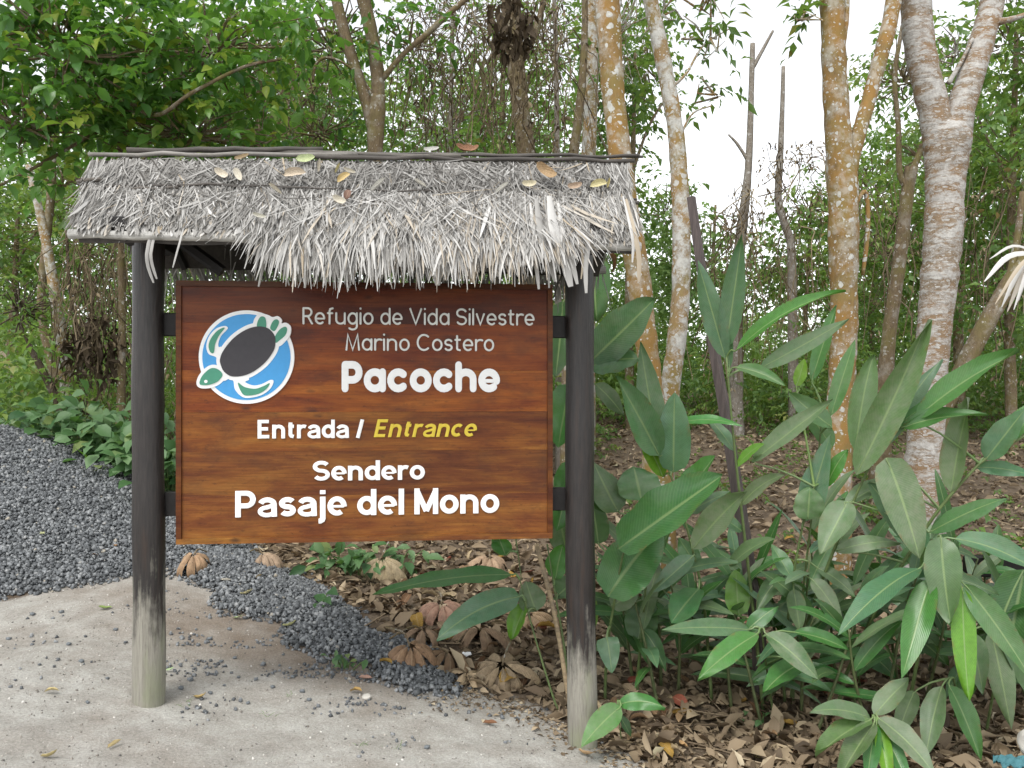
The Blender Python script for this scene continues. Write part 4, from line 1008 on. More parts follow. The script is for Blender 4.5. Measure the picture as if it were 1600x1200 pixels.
# a second rank of trees whose crowns close the wood
def bg_tree(i, label, px, Y, w, crowns, tone, leafm='wood_leaf', lsz=0.14, barkm='bark_brown', foot=640):
    t0 = min(c[1] for c in crowns) - 10; kk = (foot - t0) / 640
    tree('forest_tree', label, Y, [(px + 8, t0, w * 0.5), (px + 3, t0 + (foot - t0) * .35, w * 0.75), (px - 3, t0 + (foot - t0) * .7, w), (px, foot, w * 1.3)], barkm, sides=8, group='trees of the wood behind the sign',
         limbs=[[(px + 2, t0 + 220 * kk, w * .45), (px + 35 * kk, t0 + 130 * kk, w * .35), (px + 80 * kk, t0 + 60 * kk, w * .25)], [(px, t0 + 260 * kk, w * .4), (px - 45 * kk, t0 + 170 * kk, w * .3), (px - 80 * kk, t0 + 90 * kk, w * .2)]],
         crown=[(*c[:6], int(c[6] * 1.8)) for c in crowns], leaf=(lsz * 1.15, 0.55, leafm, 8, 0.55, tone + 0.1, False))
bg_tree(0, 'leafy tree behind the thatch, first to the right of the dense upper-left foliage', 400, 14, 12, [(400, 100, 150, 150, 1.5, 0, 150), (440, 330, 140, 90, 1.2, 0, 60)], 0.45)
bg_tree(1, 'leafy tree filling the gap just left of the olive-brown forked tree', 480, 17, 12, [(500, 160, 120, 130, 1.5, 0, 150)], 0.55)
bg_tree(2, 'grey-green tree between the forked tree and the vine-wrapped trunk', 700, 16, 11, [(690, 190, 130, 110, 1.5, 0, 110), (720, 20, 120, 60, 1.2, 0, 30)], 0.5, barkm='bark_grey')
bg_tree(3, 'tree with hanging foliage behind the vine-wrapped trunk', 780, 18, 12, [(800, 190, 120, 110, 1.6, 0, 130), (850, 40, 110, 90, 1.4, 0, 70)], 0.48)
bg_tree(4, 'tree whose drooping leaves show between the two lichen-spotted trunks on the left', 985, 15, 12, [(960, 120, 70, 130, 1.2, 0, 110), (1010, 90, 50, 130, 1.0, 0.8, 45), (930, 330, 90, 90, 1.2, 0, 60)], 0.5)
bg_tree(5, 'tall bright leafy tree behind the thick forked trunk', 1500, 15, 14, [(1500, 330, 130, 150, 1.6, 0, 190), (1400, 380, 110, 110, 1.3, 0, 110), (1460, 110, 130, 90, 1.4, 0, 55)], 0.55)
bg_tree(6, 'dark leafy tree at the far right edge', 1580, 13, 14, [(1600, 260, 110, 170, 1.5, 0, 190), (1580, 60, 110, 90, 1.4, 0, 70), (1570, 450, 90, 80, 1.0, 0, 60)], 0.42)
bg_tree(7, 'pale tree in the gap left of the snapped white-blotched tree', 20, 15, 12, [(0, 380, 120, 110, 1.5, 0, 130), (100, 340, 90, 100, 1.2, 0, 70)], 0.62)
bg_tree(8, 'tree behind the left end of the thatched roof', 250, 13, 12, [(260, 120, 170, 120, 1.5, 0, 170), (180, 300, 130, 70, 1.2, 0, 60)], 0.45)
bg_tree(9, 'small bright tree low in the sky gap behind the dark stake', 1110, 19, 8, [(1090, 420, 90, 90, 1.5, 0, 110), (1040, 330, 60, 60, 1.2, 0, 45)], 0.72, 'far_leaf', 0.16, foot=620)
bg_tree(10, 'low leafy tree between the dead stems and the rust-coloured trunk', 1260, 17, 8, [(1250, 400, 80, 90, 1.4, 0, 100), (1265, 320, 45, 50, .9, 0, 26)], 0.58, 'wood_leaf', 0.14, foot=620)
bg_tree(11, 'leafy tree right of the rust-coloured trunk, behind the thin dark tree', 1365, 18, 9, [(1365, 300, 70, 120, 1.4, 0, 90), (1370, 460, 80, 80, 1.4, 0, 70)], 0.52)

# ------------------------------------------------------------------ undergrowth and far wood (masses nobody could count)
def undergrowth():
    cl = Cloud()
    n = 330
    for i in range(n):
        Y = 9.2 + 17 * (i / n) ** 1.1 + rng.uniform(-0.4, 0.4); x = rng.uniform(-0.68, 0.68) * Y
        px = 800 + x / Y * FPX
        if Y < 11.5 and 180 < px < 860: Y += 2.5
        if Y < 14.5 and px > 860:
            Y += 5.0; x *= Y / (Y - 5.0)
        h = rng.uniform(0.6, 1.7) * (0.75 + 0.055 * Y); w = rng.uniform(0.7, 1.5)
        if 1000 < px < 1300: h *= 0.75
        z = float(gz(x, Y)); k = int(26 + 10 * h)
        ctr = in_ellipsoid((x, Y, z + h * 0.55), (w, w, h * 0.6), k, 0.2)
        sprays(cl, ctr, 9, 0.45, rng.uniform(0.09, 0.15), rng.uniform(0.35, 0.6), rng.uniform(0.3, 0.85), 0.16)
    for i in range(110):                                   # sprigs on the forest floor
        Y = rng.uniform(7.5, 15); x = rng.uniform(0.08, 0.66) * Y
        sprays(cl, in_ellipsoid((x, Y, float(gz(x, Y)) + 0.1), (0.3, 0.3, 0.14), int(rng.integers(3, 9)), 0.1), 7, 0.2, rng.uniform(0.06, 0.11), 0.5, rng.uniform(0.3, 0.7), 0.15)
    link('undergrowth', cl.mesh('undergrowth', 'wood_leaf'), label='tangled green shrubs and saplings filling the wood behind the sign', cat='undergrowth', kind='stuff')
undergrowth()
def far_wood():
    cl = Cloud()
    for i in range(230):
        Y = rng.uniform(27, 40); px = rng.uniform(-150, 1750); x = (px - 800) / FPX * Y
        topy = np.interp(px, [-150, 500, 900, 1010, 1080, 1200, 1290, 1340, 1500, 1750], [150, 60, 120, 300, 360, 390, 360, 250, 120, 80]) + rng.uniform(0, 120)
        ztop = EYE[2] - (topy - 600) / FPX * Y; z0 = 1.0
        for zc in np.arange(z0, ztop, 2.2):
            ctr = in_ellipsoid((x + rng.normal(0, .5), Y, zc), (1.9, 1.4, 1.5), 16, 0.3)
            sprays(cl, ctr, 7, 0.9, 0.3, 0.5, rng.uniform(0.2, 0.75), 0.18)
    link('far_woodland', cl.mesh('far_woodland', 'far_leaf'), label='hazy mass of distant green trees closing the view', cat='woodland', kind='stuff')
far_wood()

def vines(label, name, boxes, seed):
    cl = Cloud(); mb = MB()
    for (x0, x1, y0, y1, Y, n, leafy_) in boxes:
        for i in range(n):
            yy = Y + rng.uniform(-0.6, 0.6); a = P(rng.uniform(x0, x1), rng.uniform(y0, y0 + 0.45 * (y1 - y0)), yy)
            b = P(np.clip(800 + a[0] / yy * FPX + rng.normal(0, 45), x0 - 30, x1 + 30), rng.uniform(y0 + 0.5 * (y1 - y0), y1), yy + rng.uniform(-.3, .3))
            m = (a + b) / 2 + rng.normal(0, 0.16, 3); q = resample([a, (a + m) / 2 + rng.normal(0, 0.1, 3), m, b], 9)
            mb.add(*tube(q, rng.uniform(0.002, 0.0075) * Y / 9, 3, False), r=rng.uniform(0.1, 0.95))
        if leafy_:
            c = np.stack([P(rng.uniform(x0, x1), rng.uniform(y0, y1), Y + rng.uniform(-.6, .6)) for _ in range(leafy_)])
            sprays(cl, c, 6, 0.28, 0.085, 0.4, 0.45, 0.25, droop=1.2)
    v, f = mb.get(); f = np.array(f)
    cl.add(v, f, mb.rnd())
    return link(name, cl.mesh(name, 'dry_tangle'), label=label, cat='vines', kind='stuff')
vines('brown tangle of dry vines hanging above the right half of the roof', 'dry_vines', [(640, 900, -20, 260, 10.0, 150, 170), (380, 520, 40, 230, 10.5, 40, 60)], 1)
vines('dry brown creepers draped over the stems behind the dark stake', 'dry_vines', [(1100, 1300, 330, 620, 13.5, 60, 60), (1140, 1180, 280, 420, 13.6, 24, 40), (1190, 1290, 215, 330, 13.8, 26, 60)], 2)
vines('brown dead creepers hanging beside the left post', 'dry_vines', [(110, 205, 330, 640, 10.3, 100, 100), (255, 290, 440, 820, 9.5, 14, 30)], 3)
vines('thin dry creepers trailing through the trees at the right edge', 'dry_vines', [(1330, 1440, 260, 560, 12.0, 30, 30), (1500, 1620, 250, 600, 12.5, 45, 60)], 4)

# ------------------------------------------------------------------ big-leaved plants
GREEN = {'g': (0.042, 0.15, 0.04), 'b': (0.06, 0.16, 0.08), 'y': (0.12, 0.27, 0.015), 'd': (0.075, 0.155, 0.06), 'k': (0.03, 0.095, 0.03), 'f': (0.055, 0.2, 0.04)}  # y: backlit look painted in as a brighter yellow-green
DUST = {'g': 0.06, 'b': 0.2, 'y': 0.0, 'd': 0.45, 'k': 0.1, 'f': 0.0}

def blade(base, tip, width, bend=0.0, face=1.0, shape='lance', fold=0.22, wave=0.05, nseg=14, root=None, stalk_r=0.006, curl=0.0, twist=0.0):
    """one large leaf: arched midrib, V-folded blade with a wavy margin, and its stalk back to the stem"""
    base = np.asarray(base, float); tip = np.asarray(tip, float); L = np.linalg.norm(tip - base)
    ctrl = (base + tip) / 2 + np.array([0, 0, 1.0]) * bend * L + rng.normal(0, 0.02, 3) * L
    t = np.linspace(0, 1, nseg + 1)[:, None]
    mid = (1 - t) ** 2 * base + 2 * t * (1 - t) * ctrl + t ** 2 * tip
    tan = norm(np.gradient(mid, axis=0))
    toc = norm(EYE - (base + tip) / 2)
    pref = norm(toc * face + np.array([0, 0, 0.75]) + rng.normal(0, 0.22, 3))
    side = norm(np.cross(tan, pref)); nrm = np.cross(side, tan)
    if twist:
        a = twist * (t - 0.5); side = side * np.cos(a) + nrm * np.sin(a); nrm = np.cross(side, tan)
    tt = t[:, 0]
    if shape == 'lance': w = (tt ** 0.62) * (1 - tt) ** 0.92 / 0.345 * 0.82
    elif shape == 'broad': w = (tt ** 0.42) * (1 - tt) ** 0.66 / 0.487
    else: w = (tt ** 0.22) * (1 - tt) ** 0.7 / 0.60        # heart
    w = np.clip(w, 0.0, 1.02) * width * 0.5; w[0] = 0.012 * width
    ph = rng.uniform(0, 6); V = []; UV = []
    for s_ in (-1, -0.5, 0, 0.5, 1):
        wv = wave * width * np.sin(tt * rng.uniform(13, 19) + ph + 1.5 * s_) * abs(s_) ** 2
        off = side * (s_ * w)[:, None] + nrm * (abs(s_) * fold * w + wv * np.minimum(1, w / (0.3 * width)) + curl * width * s_ * s_ * tt)[:, None]
        V.append(mid + off); UV.append(np.stack([np.full(nseg + 1, 0.5 + 0.5 * s_), tt], 1))
    V = np.concatenate(V); UV = np.concatenate(UV); n = nseg + 1
    F = [(c * n + i, (c + 1) * n + i, (c + 1) * n + i + 1, c * n + i + 1) for c in range(4) for i in range(nseg)]
    if root is not None and np.linalg.norm(root - base) > 0.02:
        q = resample([root, root + (base - root) * 0.5 + np.array([0, 0, 0.02]), base, mid[2]], 6)
        v2, f2 = tube(q, [stalk_r * 1.3, stalk_r * 1.2, stalk_r, stalk_r * 0.9, stalk_r * 0.7, stalk_r * 0.3], 5, False)
        F += [tuple(i + len(V) for i in f) for f in f2]; UV = np.concatenate([UV, np.tile([0.5, 0.5], (len(v2), 1))]); V = np.concatenate([V, v2])
    return V, F, UV

def plant(name, label, stems, leaves, group=None, cat='plant', stem_col=(0.10, 0.14, 0.05), foot_col=None):
    """stems: list of [(px, py, Y)...] with widths, last one runs to the ground.  leaves: (bx,by,tx,ty,w_px,kind,Yb,Yt[,bend,shape,face])"""
    paths = []
    for st, r in stems:
        p = np.array([P(*q) for q in st]); z = float(gz(p[-1][0], p[-1][1])) - 0.05
        if st is stems[0][0] or p[-1][2] - z < 0.6:
            d = p[-1] - p[-2]; p = np.vstack([p, [p[-1][0] + np.clip(d[0], -.1, .1) * 0.5, p[-1][1], z]]) if p[-1][2] > z + 0.02 else p
        paths.append((resample(p, 14), r))
    b = paths[0][0][-1]; base = np.array([b[0], b[1], float(gz(b[0], b[1]))])
    t = thing(name, label, cat, base, group)
    for p, r in paths:
        v, f = tube(p, np.linspace(r * 0.45, r, len(p)), 7); part('stem', v, f, MAT['stem_green'], t, base, smooth=True, color=(*stem_col, 1))
    allp = np.concatenate([p for p, _ in paths])
    for lf in leaves:
        bx_, by_, tx, ty, w, kd, yb, yt = lf[:8]; bend = lf[8] if len(lf) > 8 else 0.08; shp = lf[9] if len(lf) > 9 else 'lance'; face = lf[10] if len(lf) > 10 else 1.0
        a, c = P(bx_, by_, yb), P(tx, ty, yt); root = allp[np.argmin(np.linalg.norm(allp - a, axis=1))]
        v, f, uv = blade(a, c, w / FPX * (yb + yt) / 2 * 1.05, bend + rng.normal(0, 0.03), face, shp, root=root, wave=0.035 if shp == 'lance' else 0.05, twist=rng.normal(0, 0.55), curl=rng.normal(0, 0.12), fold=rng.uniform(0.1, 0.5))
        col = np.array(GREEN[kd]) * rng.uniform(0.85, 1.2) * np.array([rng.uniform(0.85, 1.15), 1, rng.uniform(0.8, 1.2)])
        part('leaf', v, f, MAT['plant_leaf'], t, base, smooth=True, uv=uv, color=(*col, float(np.clip(DUST[kd] + rng.normal(0, 0.18), 0, 1))))
    return t

GG = 'ginger plants in the thicket on the right'
plant('ginger_plant', 'tall ginger stalk topped by a pair of upright blue-green leaves beside the stake', [([(1135, 556, 4.95), (1142, 640, 4.95), (1152, 740, 5.0), (1166, 860, 5.05), (1182, 1000, 5.15)], 0.012)],
      [(1150, 548, 1322, 456, 30, 'f', 4.9, 4.6, 0.14), (1186, 576, 1326, 498, 34, 'd', 4.9, 4.65, 0.04), (1150, 574, 1228, 604, 26, 'g', 4.9, 4.7, 0.12), (1134, 545, 1160, 367, 42, 'b', 4.95, 4.85, 0.02), (1133, 560, 1090, 408, 42, 'b', 4.95, 4.9, 0.02), (1140, 575, 1122, 470, 22, 'b', 4.97, 5.0), (1150, 730, 1195, 694, 20, 'y', 5.0, 4.85, 0.15), (1148, 705, 1105, 650, 26, 'b', 5.0, 5.1),
       (1156, 790, 1228, 742, 26, 'd', 5.05, 4.9, 0.15), (1160, 830, 1110, 800, 28, 'b', 5.05, 5.0), (1140, 885, 1212, 842, 30, 'd', 5.05, 4.8, 0.2), (1155, 962, 1150, 890, 38, 'y', 5.1, 5.15, 0.0, 'broad')], GG)
plant('ginger_plant', 'ginger with arching leaves reaching left and a small bright cupped leaf', [([(1272, 760, 4.9), (1256, 815, 4.95), (1243, 880, 5.0), (1232, 960, 5.1), (1225, 1060, 5.25)], 0.011)],
      [(1175, 722, 1302, 624, 38, 'd', 4.95, 4.75, 0.05), (1256, 815, 1298, 678, 48, 'b', 4.95, 4.9, 0.0), (1290, 762, 1325, 702, 28, 'f', 4.95, 4.9), (1262, 812, 1266, 762, 46, 'g', 4.9, 4.88, 0.0, 'broad'), 
       (1244, 604, 1257, 560, 22, 'y', 5.0, 5.0), (1235, 900, 1205, 850, 30, 'b', 5.0, 5.1), (1240, 920, 1250, 988, 32, 'd', 4.95, 4.9, 0.1), (1268, 905, 1316, 972, 32, 'd', 4.95, 4.8, 0.15), (1278, 888, 1338, 934, 28, 'd', 5.0, 4.85, 0.15), (1225, 900, 1180, 960, 30, 'k', 5.1, 5.0, 0.2)], GG)
plant('ginger_plant', 'large ginger with broad dusty upright leaves in front of the rust-coloured trunk', [([(1400, 640, 4.75), (1372, 700, 4.8), (1335, 780, 4.85), (1295, 880, 4.95), (1262, 970, 5.1), (1240, 1060, 5.25)], 0.013), ([(1285, 640, 5.0), (1276, 740, 5.02), (1262, 860, 5.06), (1246, 1000, 5.2), (1240, 1060, 5.25)], 0.010)],
      [(1268, 596, 1308, 477, 28, 'g', 5.0, 5.0), (1298, 650, 1336, 530, 30, 'g', 4.95, 4.95), (1338, 742, 1450, 499, 58, 'd', 4.8, 4.65, -0.02), (1336, 705, 1366, 553, 44, 'd', 4.85, 4.85),
       (1392, 672, 1500, 602, 26, 'f', 4.75, 4.65), (1410, 668, 1544, 650, 36, 'g', 4.72, 4.5, 0.12), (1300, 668, 1232, 612, 40, 'd', 4.9, 5.0), (1370, 705, 1472, 560, 40, 'b', 4.8, 4.8, 0.0), (1376, 700, 1420, 585, 32, 'f', 4.82, 4.8), (1320, 790, 1405, 752, 34, 'd', 4.9, 4.9, 0.15), (1300, 700, 1260, 640, 36, 'g', 5.0, 5.1)], GG)
plant('ginger_plant', 'ginger whose long stalk slants up to the right edge with pale hanging leaves', [([(1640, 650, 4.6), (1600, 682, 4.6), (1540, 716, 4.65), (1480, 780, 4.7), (1430, 850, 4.8), (1370, 950, 4.95), (1320, 1060, 5.15)], 0.013)],
      [(1430, 655, 1593, 551, 48, 'g', 4.7, 4.45, 0.1), (1486, 770, 1516, 622, 46, 'd', 4.7, 4.7, 0.0), (1540, 718, 1604, 636, 50, 'b', 4.65, 4.5, 0.02), (1560, 705, 1640, 620, 36, 'g', 4.65, 4.7), (1452, 832, 1572, 778, 42, 'g', 4.75, 4.5, 0.1), (1385, 715, 1437, 873, 58, 'd', 4.7, 4.5, 0.06, 'broad'),
       (1356, 752, 1428, 862, 44, 'd', 4.85, 4.75, 0.1), (1325, 783, 1281, 869, 54, 'd', 4.8, 4.65, 0.1), (1305, 862, 1408, 848, 30, 'd', 4.85, 4.8, 0.1), (1525, 730, 1620, 745, 28, 'b', 4.7, 4.6, 0.12), (1440, 840, 1395, 780, 32, 'b', 4.85, 4.95)], GG)
plant('ginger_plant', 'ginger with long glossy leaves hanging toward the ground and one vivid lime leaf', [([(1462, 850, 4.5), (1456, 900, 4.55), (1445, 970, 4.65), (1432, 1040, 4.75), (1420, 1110, 4.85)], 0.013)],
      [(1470, 838, 1486, 976, 52, 'd', 4.45, 4.3, 0.05, 'broad'), (1492, 842, 1640, 905, 44, 'b', 4.45, 4.3, 0.22), (1438, 888, 1309, 993, 56, 'b', 4.45, 4.2, 0.08), (1456, 902, 1409, 1061, 50, 'g', 4.45, 4.2, 0.06), (1504, 918, 1514, 1096, 34, 'y', 4.35, 4.2, 0.0, 'broad', 1.6),
       (1506, 912, 1620, 1075, 48, 'g', 4.35, 4.1, 0.16), (1468, 900, 1560, 930, 40, 'k', 4.7, 4.8, 0.1), (1440, 940, 1380, 1010, 36, 'k', 4.8, 4.8, 0.2), (1450, 930, 1520, 1010, 42, 'k', 4.8, 4.7, 0.2)], GG)
plant('ginger_plant', 'low ginger with a star of fresh green leaves in the middle of the thicket', [([(1190, 984, 4.75), (1196, 1030, 4.85), (1203, 1080, 5.0)], 0.009)],
      [(1184, 990, 1091, 1061, 46, 'f', 4.7, 4.45, 0.1), (1196, 990, 1279, 1062, 42, 'g', 4.7, 4.5, 0.12), (1172, 984, 1034, 984, 32, 'b', 4.75, 4.6, 0.08), (1240, 988, 1326, 1016, 28, 'g', 4.75, 4.7, 0.12), (1252, 1038, 1192, 1084, 42, 'g', 4.75, 4.6, 0.08), (1166, 986, 1216, 947, 30, 'g', 4.8, 4.85), (1300, 1004, 1362, 986, 9, 'f', 4.85, 4.8, 0.0)], GG)
plant('ginger_plant', 'low rosette of dusty leaves at the bottom edge, right of centre', [([(1366, 1122, 4.25), (1370, 1160, 4.35), (1372, 1200, 4.45)], 0.008)],
      [(1360, 1122, 1266, 1112, 36, 'd', 4.25, 4.1, 0.12), (1362, 1124, 1274, 1184, 42, 'd', 4.22, 4.0, 0.1), (1366, 1130, 1308, 1222, 40, 'd', 4.2, 3.95, 0.08), (1370, 1132, 1354, 1236, 30, 'g', 4.2, 3.95, 0.06), (1374, 1132, 1392, 1240, 28, 'y', 4.2, 3.95, 0.06), (1372, 1128, 1424, 1236, 32, 'g', 4.22, 3.95, 0.08), (1372, 1122, 1462, 1212, 46, 'd', 4.22, 3.95, 0.1), (1366, 1118, 1420, 1062, 40, 'd', 4.3, 4.4, 0.1)], GG)
plant('ginger_plant', 'ginger with dim hanging leaves in the lower right corner', [([(1490, 1060, 4.6), (1500, 1110, 4.7), (1508, 1160, 4.8)], 0.011), ([(1560, 980, 4.6), (1555, 1060, 4.75), (1540, 1150, 4.85)], 0.011)],
      [(1472, 1072, 1446, 1184, 42, 'd', 4.5, 4.35, 0.08), (1482, 1070, 1532, 1188, 40, 'g', 4.5, 4.35, 0.1), (1512, 988, 1536, 1086, 42, 'd', 4.6, 4.5, 0.1), (1548, 985, 1580, 1140, 46, 'd', 4.6, 4.45, 0.12), (1560, 978, 1630, 1120, 46, 'k', 4.6, 4.5, 0.14), (1600, 890, 1570, 1040, 70, 'k', 4.9, 4.8, 0.05, 'broad'), (1540, 1000, 1490, 1120, 40, 'k', 4.7, 4.6, 0.12), (1430, 1080, 1400, 1160, 34, 'd', 4.6, 4.5, 0.15)], GG)
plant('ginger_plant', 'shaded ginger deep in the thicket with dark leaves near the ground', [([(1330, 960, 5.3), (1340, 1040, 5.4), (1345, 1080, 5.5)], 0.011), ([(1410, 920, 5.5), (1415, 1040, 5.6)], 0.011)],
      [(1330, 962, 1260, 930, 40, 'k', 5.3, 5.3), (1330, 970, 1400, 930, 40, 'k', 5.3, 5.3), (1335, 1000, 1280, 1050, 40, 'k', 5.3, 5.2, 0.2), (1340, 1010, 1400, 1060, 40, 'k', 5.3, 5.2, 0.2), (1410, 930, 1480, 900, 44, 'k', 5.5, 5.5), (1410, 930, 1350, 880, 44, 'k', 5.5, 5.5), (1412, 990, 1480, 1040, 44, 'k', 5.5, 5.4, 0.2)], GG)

# back row of the thicket
ORD = ['first', 'second', 'third', 'fourth', 'fifth', 'sixth', 'seventh', 'eighth', 'ninth', 'tenth', 'eleventh', 'twelfth', 'thirteenth', 'fourteenth', 'fifteenth', 'sixteenth', 'seventeenth', 'eighteenth', 'nineteenth', 'twentieth', 'twenty-first', 'twenty-second', 'twenty-third', 'twenty-fourth', 'twenty-fifth', 'twenty-sixth', 'twenty-seventh', 'twenty-eighth', 'twenty-ninth', 'thirtieth', 'thirty-first', 'thirty-second', 'thirty-third', 'thirty-fourth']
for i in range(34):
    px = 985 + i * 19.5 + rng.uniform(-12, 12); Y = rng.uniform(4.75, 5.9); x = (px - 800) / FPX * Y; z = float(gz(x, Y)); h = rng.uniform(0.5, 0.95) * (1.15 if i > 11 else 0.9)
    lean = rng.normal(0, 0.16, 2); tp = np.array([x + lean[0], Y + lean[1] - 0.1, z + h]); b0 = np.array([x, Y, z])
    t = thing('ginger_plant', 'shaded ginger in the back row of the thicket, %s from the right post' % ORD[i], 'plant', b0, GG)
    q = resample([b0 - [0, 0, 0.05], (b0 + tp) / 2 + rng.normal(0, 0.03, 3), tp], 10); v, f = tube(q, np.linspace(0.012, 0.005, 10), 6); part('stem', v, f, MAT['stem_green'], t, b0, smooth=True, color=(0.09, 0.11, 0.045, 1))
    m = int(rng.integers(7, 11)); a0 = rng.uniform(0, 6.28)
    for j in range(m):
        s_ = 0.35 + 0.65 * j / (m - 1); a = a0 + math.pi * j + rng.normal(0, 0.4); root = q[min(9, int(s_ * 9))]; L = rng.uniform(0.32, 0.6); el = rng.uniform(-0.6, 0.6) + 0.5 * s_
        tip = root + L * np.array([math.cos(a) * math.cos(el), math.sin(a) * math.cos(el) * 0.7, math.sin(el)])
        v, f, uv = blade(root, tip, rng.uniform(0.07, 0.115), rng.uniform(0.05, 0.25), 0.6, 'lance', wave=0.03, nseg=10); kd = 'kgdbg'[int(rng.integers(5))]; col = np.array(GREEN[kd]) * rng.uniform(0.85, 1.2)
        part('leaf', v, f, MAT['plant_leaf'], t, b0, smooth=True, uv=uv, color=(*col, float(np.clip(DUST[kd] + rng.normal(0, 0.12), 0, 1))))

HG = 'broad-leaved plants near the right post'
plant('broad_leaf_plant', 'plant with big oval leaves just right of the right post', [([(1000, 800, 4.75), (975, 860, 4.8), (962, 930, 4.9), (950, 1000, 5.0), (946, 1060, 5.1)], 0.011), ([(1010, 900, 5.0), (1004, 980, 5.1), (996, 1060, 5.2)], 0.014)],
      [(966, 858, 1130, 742, 80, 'g', 4.75, 4.55, 0.06, 'broad'), (1002, 782, 990, 728, 66, 'g', 4.95, 5.0, 0.0, 'broad'), (950, 932, 1034, 826, 80, 'g', 4.85, 4.8, 0.02, 'broad'), (966, 800, 926, 718, 48, 'd', 5.0, 5.0, 0.05, 'broad'), (948, 995, 956, 1052, 34, 'b', 4.85, 4.75, 0.1, 'heart'),
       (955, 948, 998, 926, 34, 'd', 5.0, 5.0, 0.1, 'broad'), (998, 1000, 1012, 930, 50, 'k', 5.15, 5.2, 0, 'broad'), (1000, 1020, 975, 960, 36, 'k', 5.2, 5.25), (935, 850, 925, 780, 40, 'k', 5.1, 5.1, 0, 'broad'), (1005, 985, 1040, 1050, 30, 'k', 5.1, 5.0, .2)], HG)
plant('broad_leaf_plant', 'plant with tall grey-green leaves fanning up in front of the leaning white-patched trunk', [([(1040, 720, 5.1), (1060, 780, 5.1), (1080, 850, 5.1), (1098, 930, 5.15), (1106, 1010, 5.25)], 0.012)],
      [(1030, 712, 962, 588, 56, 'b', 5.05, 4.95, 0.0), (1030, 712, 1000, 534, 48, 'b', 5.1, 5.1, 0.0), (1052, 738, 1054, 613, 50, 'b', 5.1, 5.05, 0.0, 'broad'), (1036, 745, 990, 660, 36, 'y', 5.15, 5.1, 0.05), (1082, 858, 1168, 768, 52, 'd', 5.05, 4.85, 0.05), (1076, 800, 1142, 768, 34, 'b', 5.15, 5.1, 0.1), (1064, 790, 1118, 712, 44, 'f', 5.1, 5.0, 0.05, 'broad'),
       (1084, 868, 1018, 926, 36, 'b', 5.05, 4.9, 0.12), (1092, 920, 1048, 974, 48, 'g', 5.0, 4.85, 0.1, 'broad'), (1090, 890, 1060, 840, 36, 'b', 5.15, 5.2), (1100, 950, 1030, 960, 34, 'k', 5.2, 5.2, 0.15), (1060, 660, 1160, 665, 24, 'f', 5.1, 4.9, 0.12), (1100, 940, 1140, 900, 34, 'k', 5.2, 5.2)], HG)
plant('banana_plant', 'plant with wide torn leaves partly hidden behind the right post', [([(905, 640, 5.2), (898, 760, 5.2), (892, 900, 5.25), (890, 1000, 5.3)], 0.018), ([(905, 640, 5.2), (912, 520, 5.25), (920, 440, 5.3)], 0.012)],
      [(922, 565, 1024, 466, 64, 'b', 5.15, 5.0, 0.03, 'broad'), (924, 572, 996, 560, 52, 'b', 5.15, 5.0, 0.1, 'broad'), (922, 395, 932, 500, 52, 'k', 5.2, 5.1, 0.1, 'broad'), (880, 470, 868, 590, 46, 'k', 5.3, 5.2, 0.05, 'broad'), (892, 600, 872, 700, 50, 'f', 5.3, 5.25, 0.05, 'broad'), (890, 720, 870, 830, 50, 'g', 5.3, 5.2, 0.05, 'broad'),
       (885, 860, 872, 790, 44, 'k', 5.35, 5.3, 0, 'broad'), (930, 600, 975, 650, 36, 'k', 5.3, 5.3, 0.1), (895, 900, 930, 980, 40, 'y', 5.35, 5.3, 0.1, 'broad')], HG)
plant('seedling', 'two-leaved seedling growing at the foot of the right post', [([(966, 1098, 4.35), (968, 1130, 4.38), (972, 1165, 4.42)], 0.005)],
      [(970, 1104, 908, 1168, 44, 'f', 4.3, 4.12, 0.1), (966, 1101, 1040, 1106, 34, 'f', 4.33, 4.25, 0.16), (968, 1120, 985, 1150, 18, 'k', 4.4, 4.4, .1)], None)
plant('reed_plant', 'tall green shoots with two long drooping leaves below the board', [([(812, 905, 4.95), (826, 960, 4.9), (846, 1030, 4.85), (868, 1100, 4.8), (884, 1138, 4.78)], 0.008), ([(855, 850, 5.1), (866, 920, 5.05), (880, 1000, 5.0), (890, 1080, 4.95)], 0.010), ([(815, 905, 4.95), (800, 800, 5.2)], 0.006)],
      [(800, 898, 582, 930, 38, 'g', 4.95, 4.75, 0.08, 'broad', 0.6), (812, 932, 682, 1000, 42, 'b', 4.9, 4.65, 0.16, 'broad'), (838, 955, 822, 908, 42, 'd', 4.95, 5.0, 0.0, 'broad'), (790, 868, 778, 836, 28, 'f', 5.1, 5.15, 0.0, 'broad'), (822, 945, 800, 1000, 30, 'y', 4.95, 4.9, 0.1, 'broad'), (868, 905, 880, 850, 36, 'f', 5.1, 5.1, 0, 'broad'), (872, 930, 905, 900, 40, 'k', 5.1, 5.2, 0, 'broad')], None)

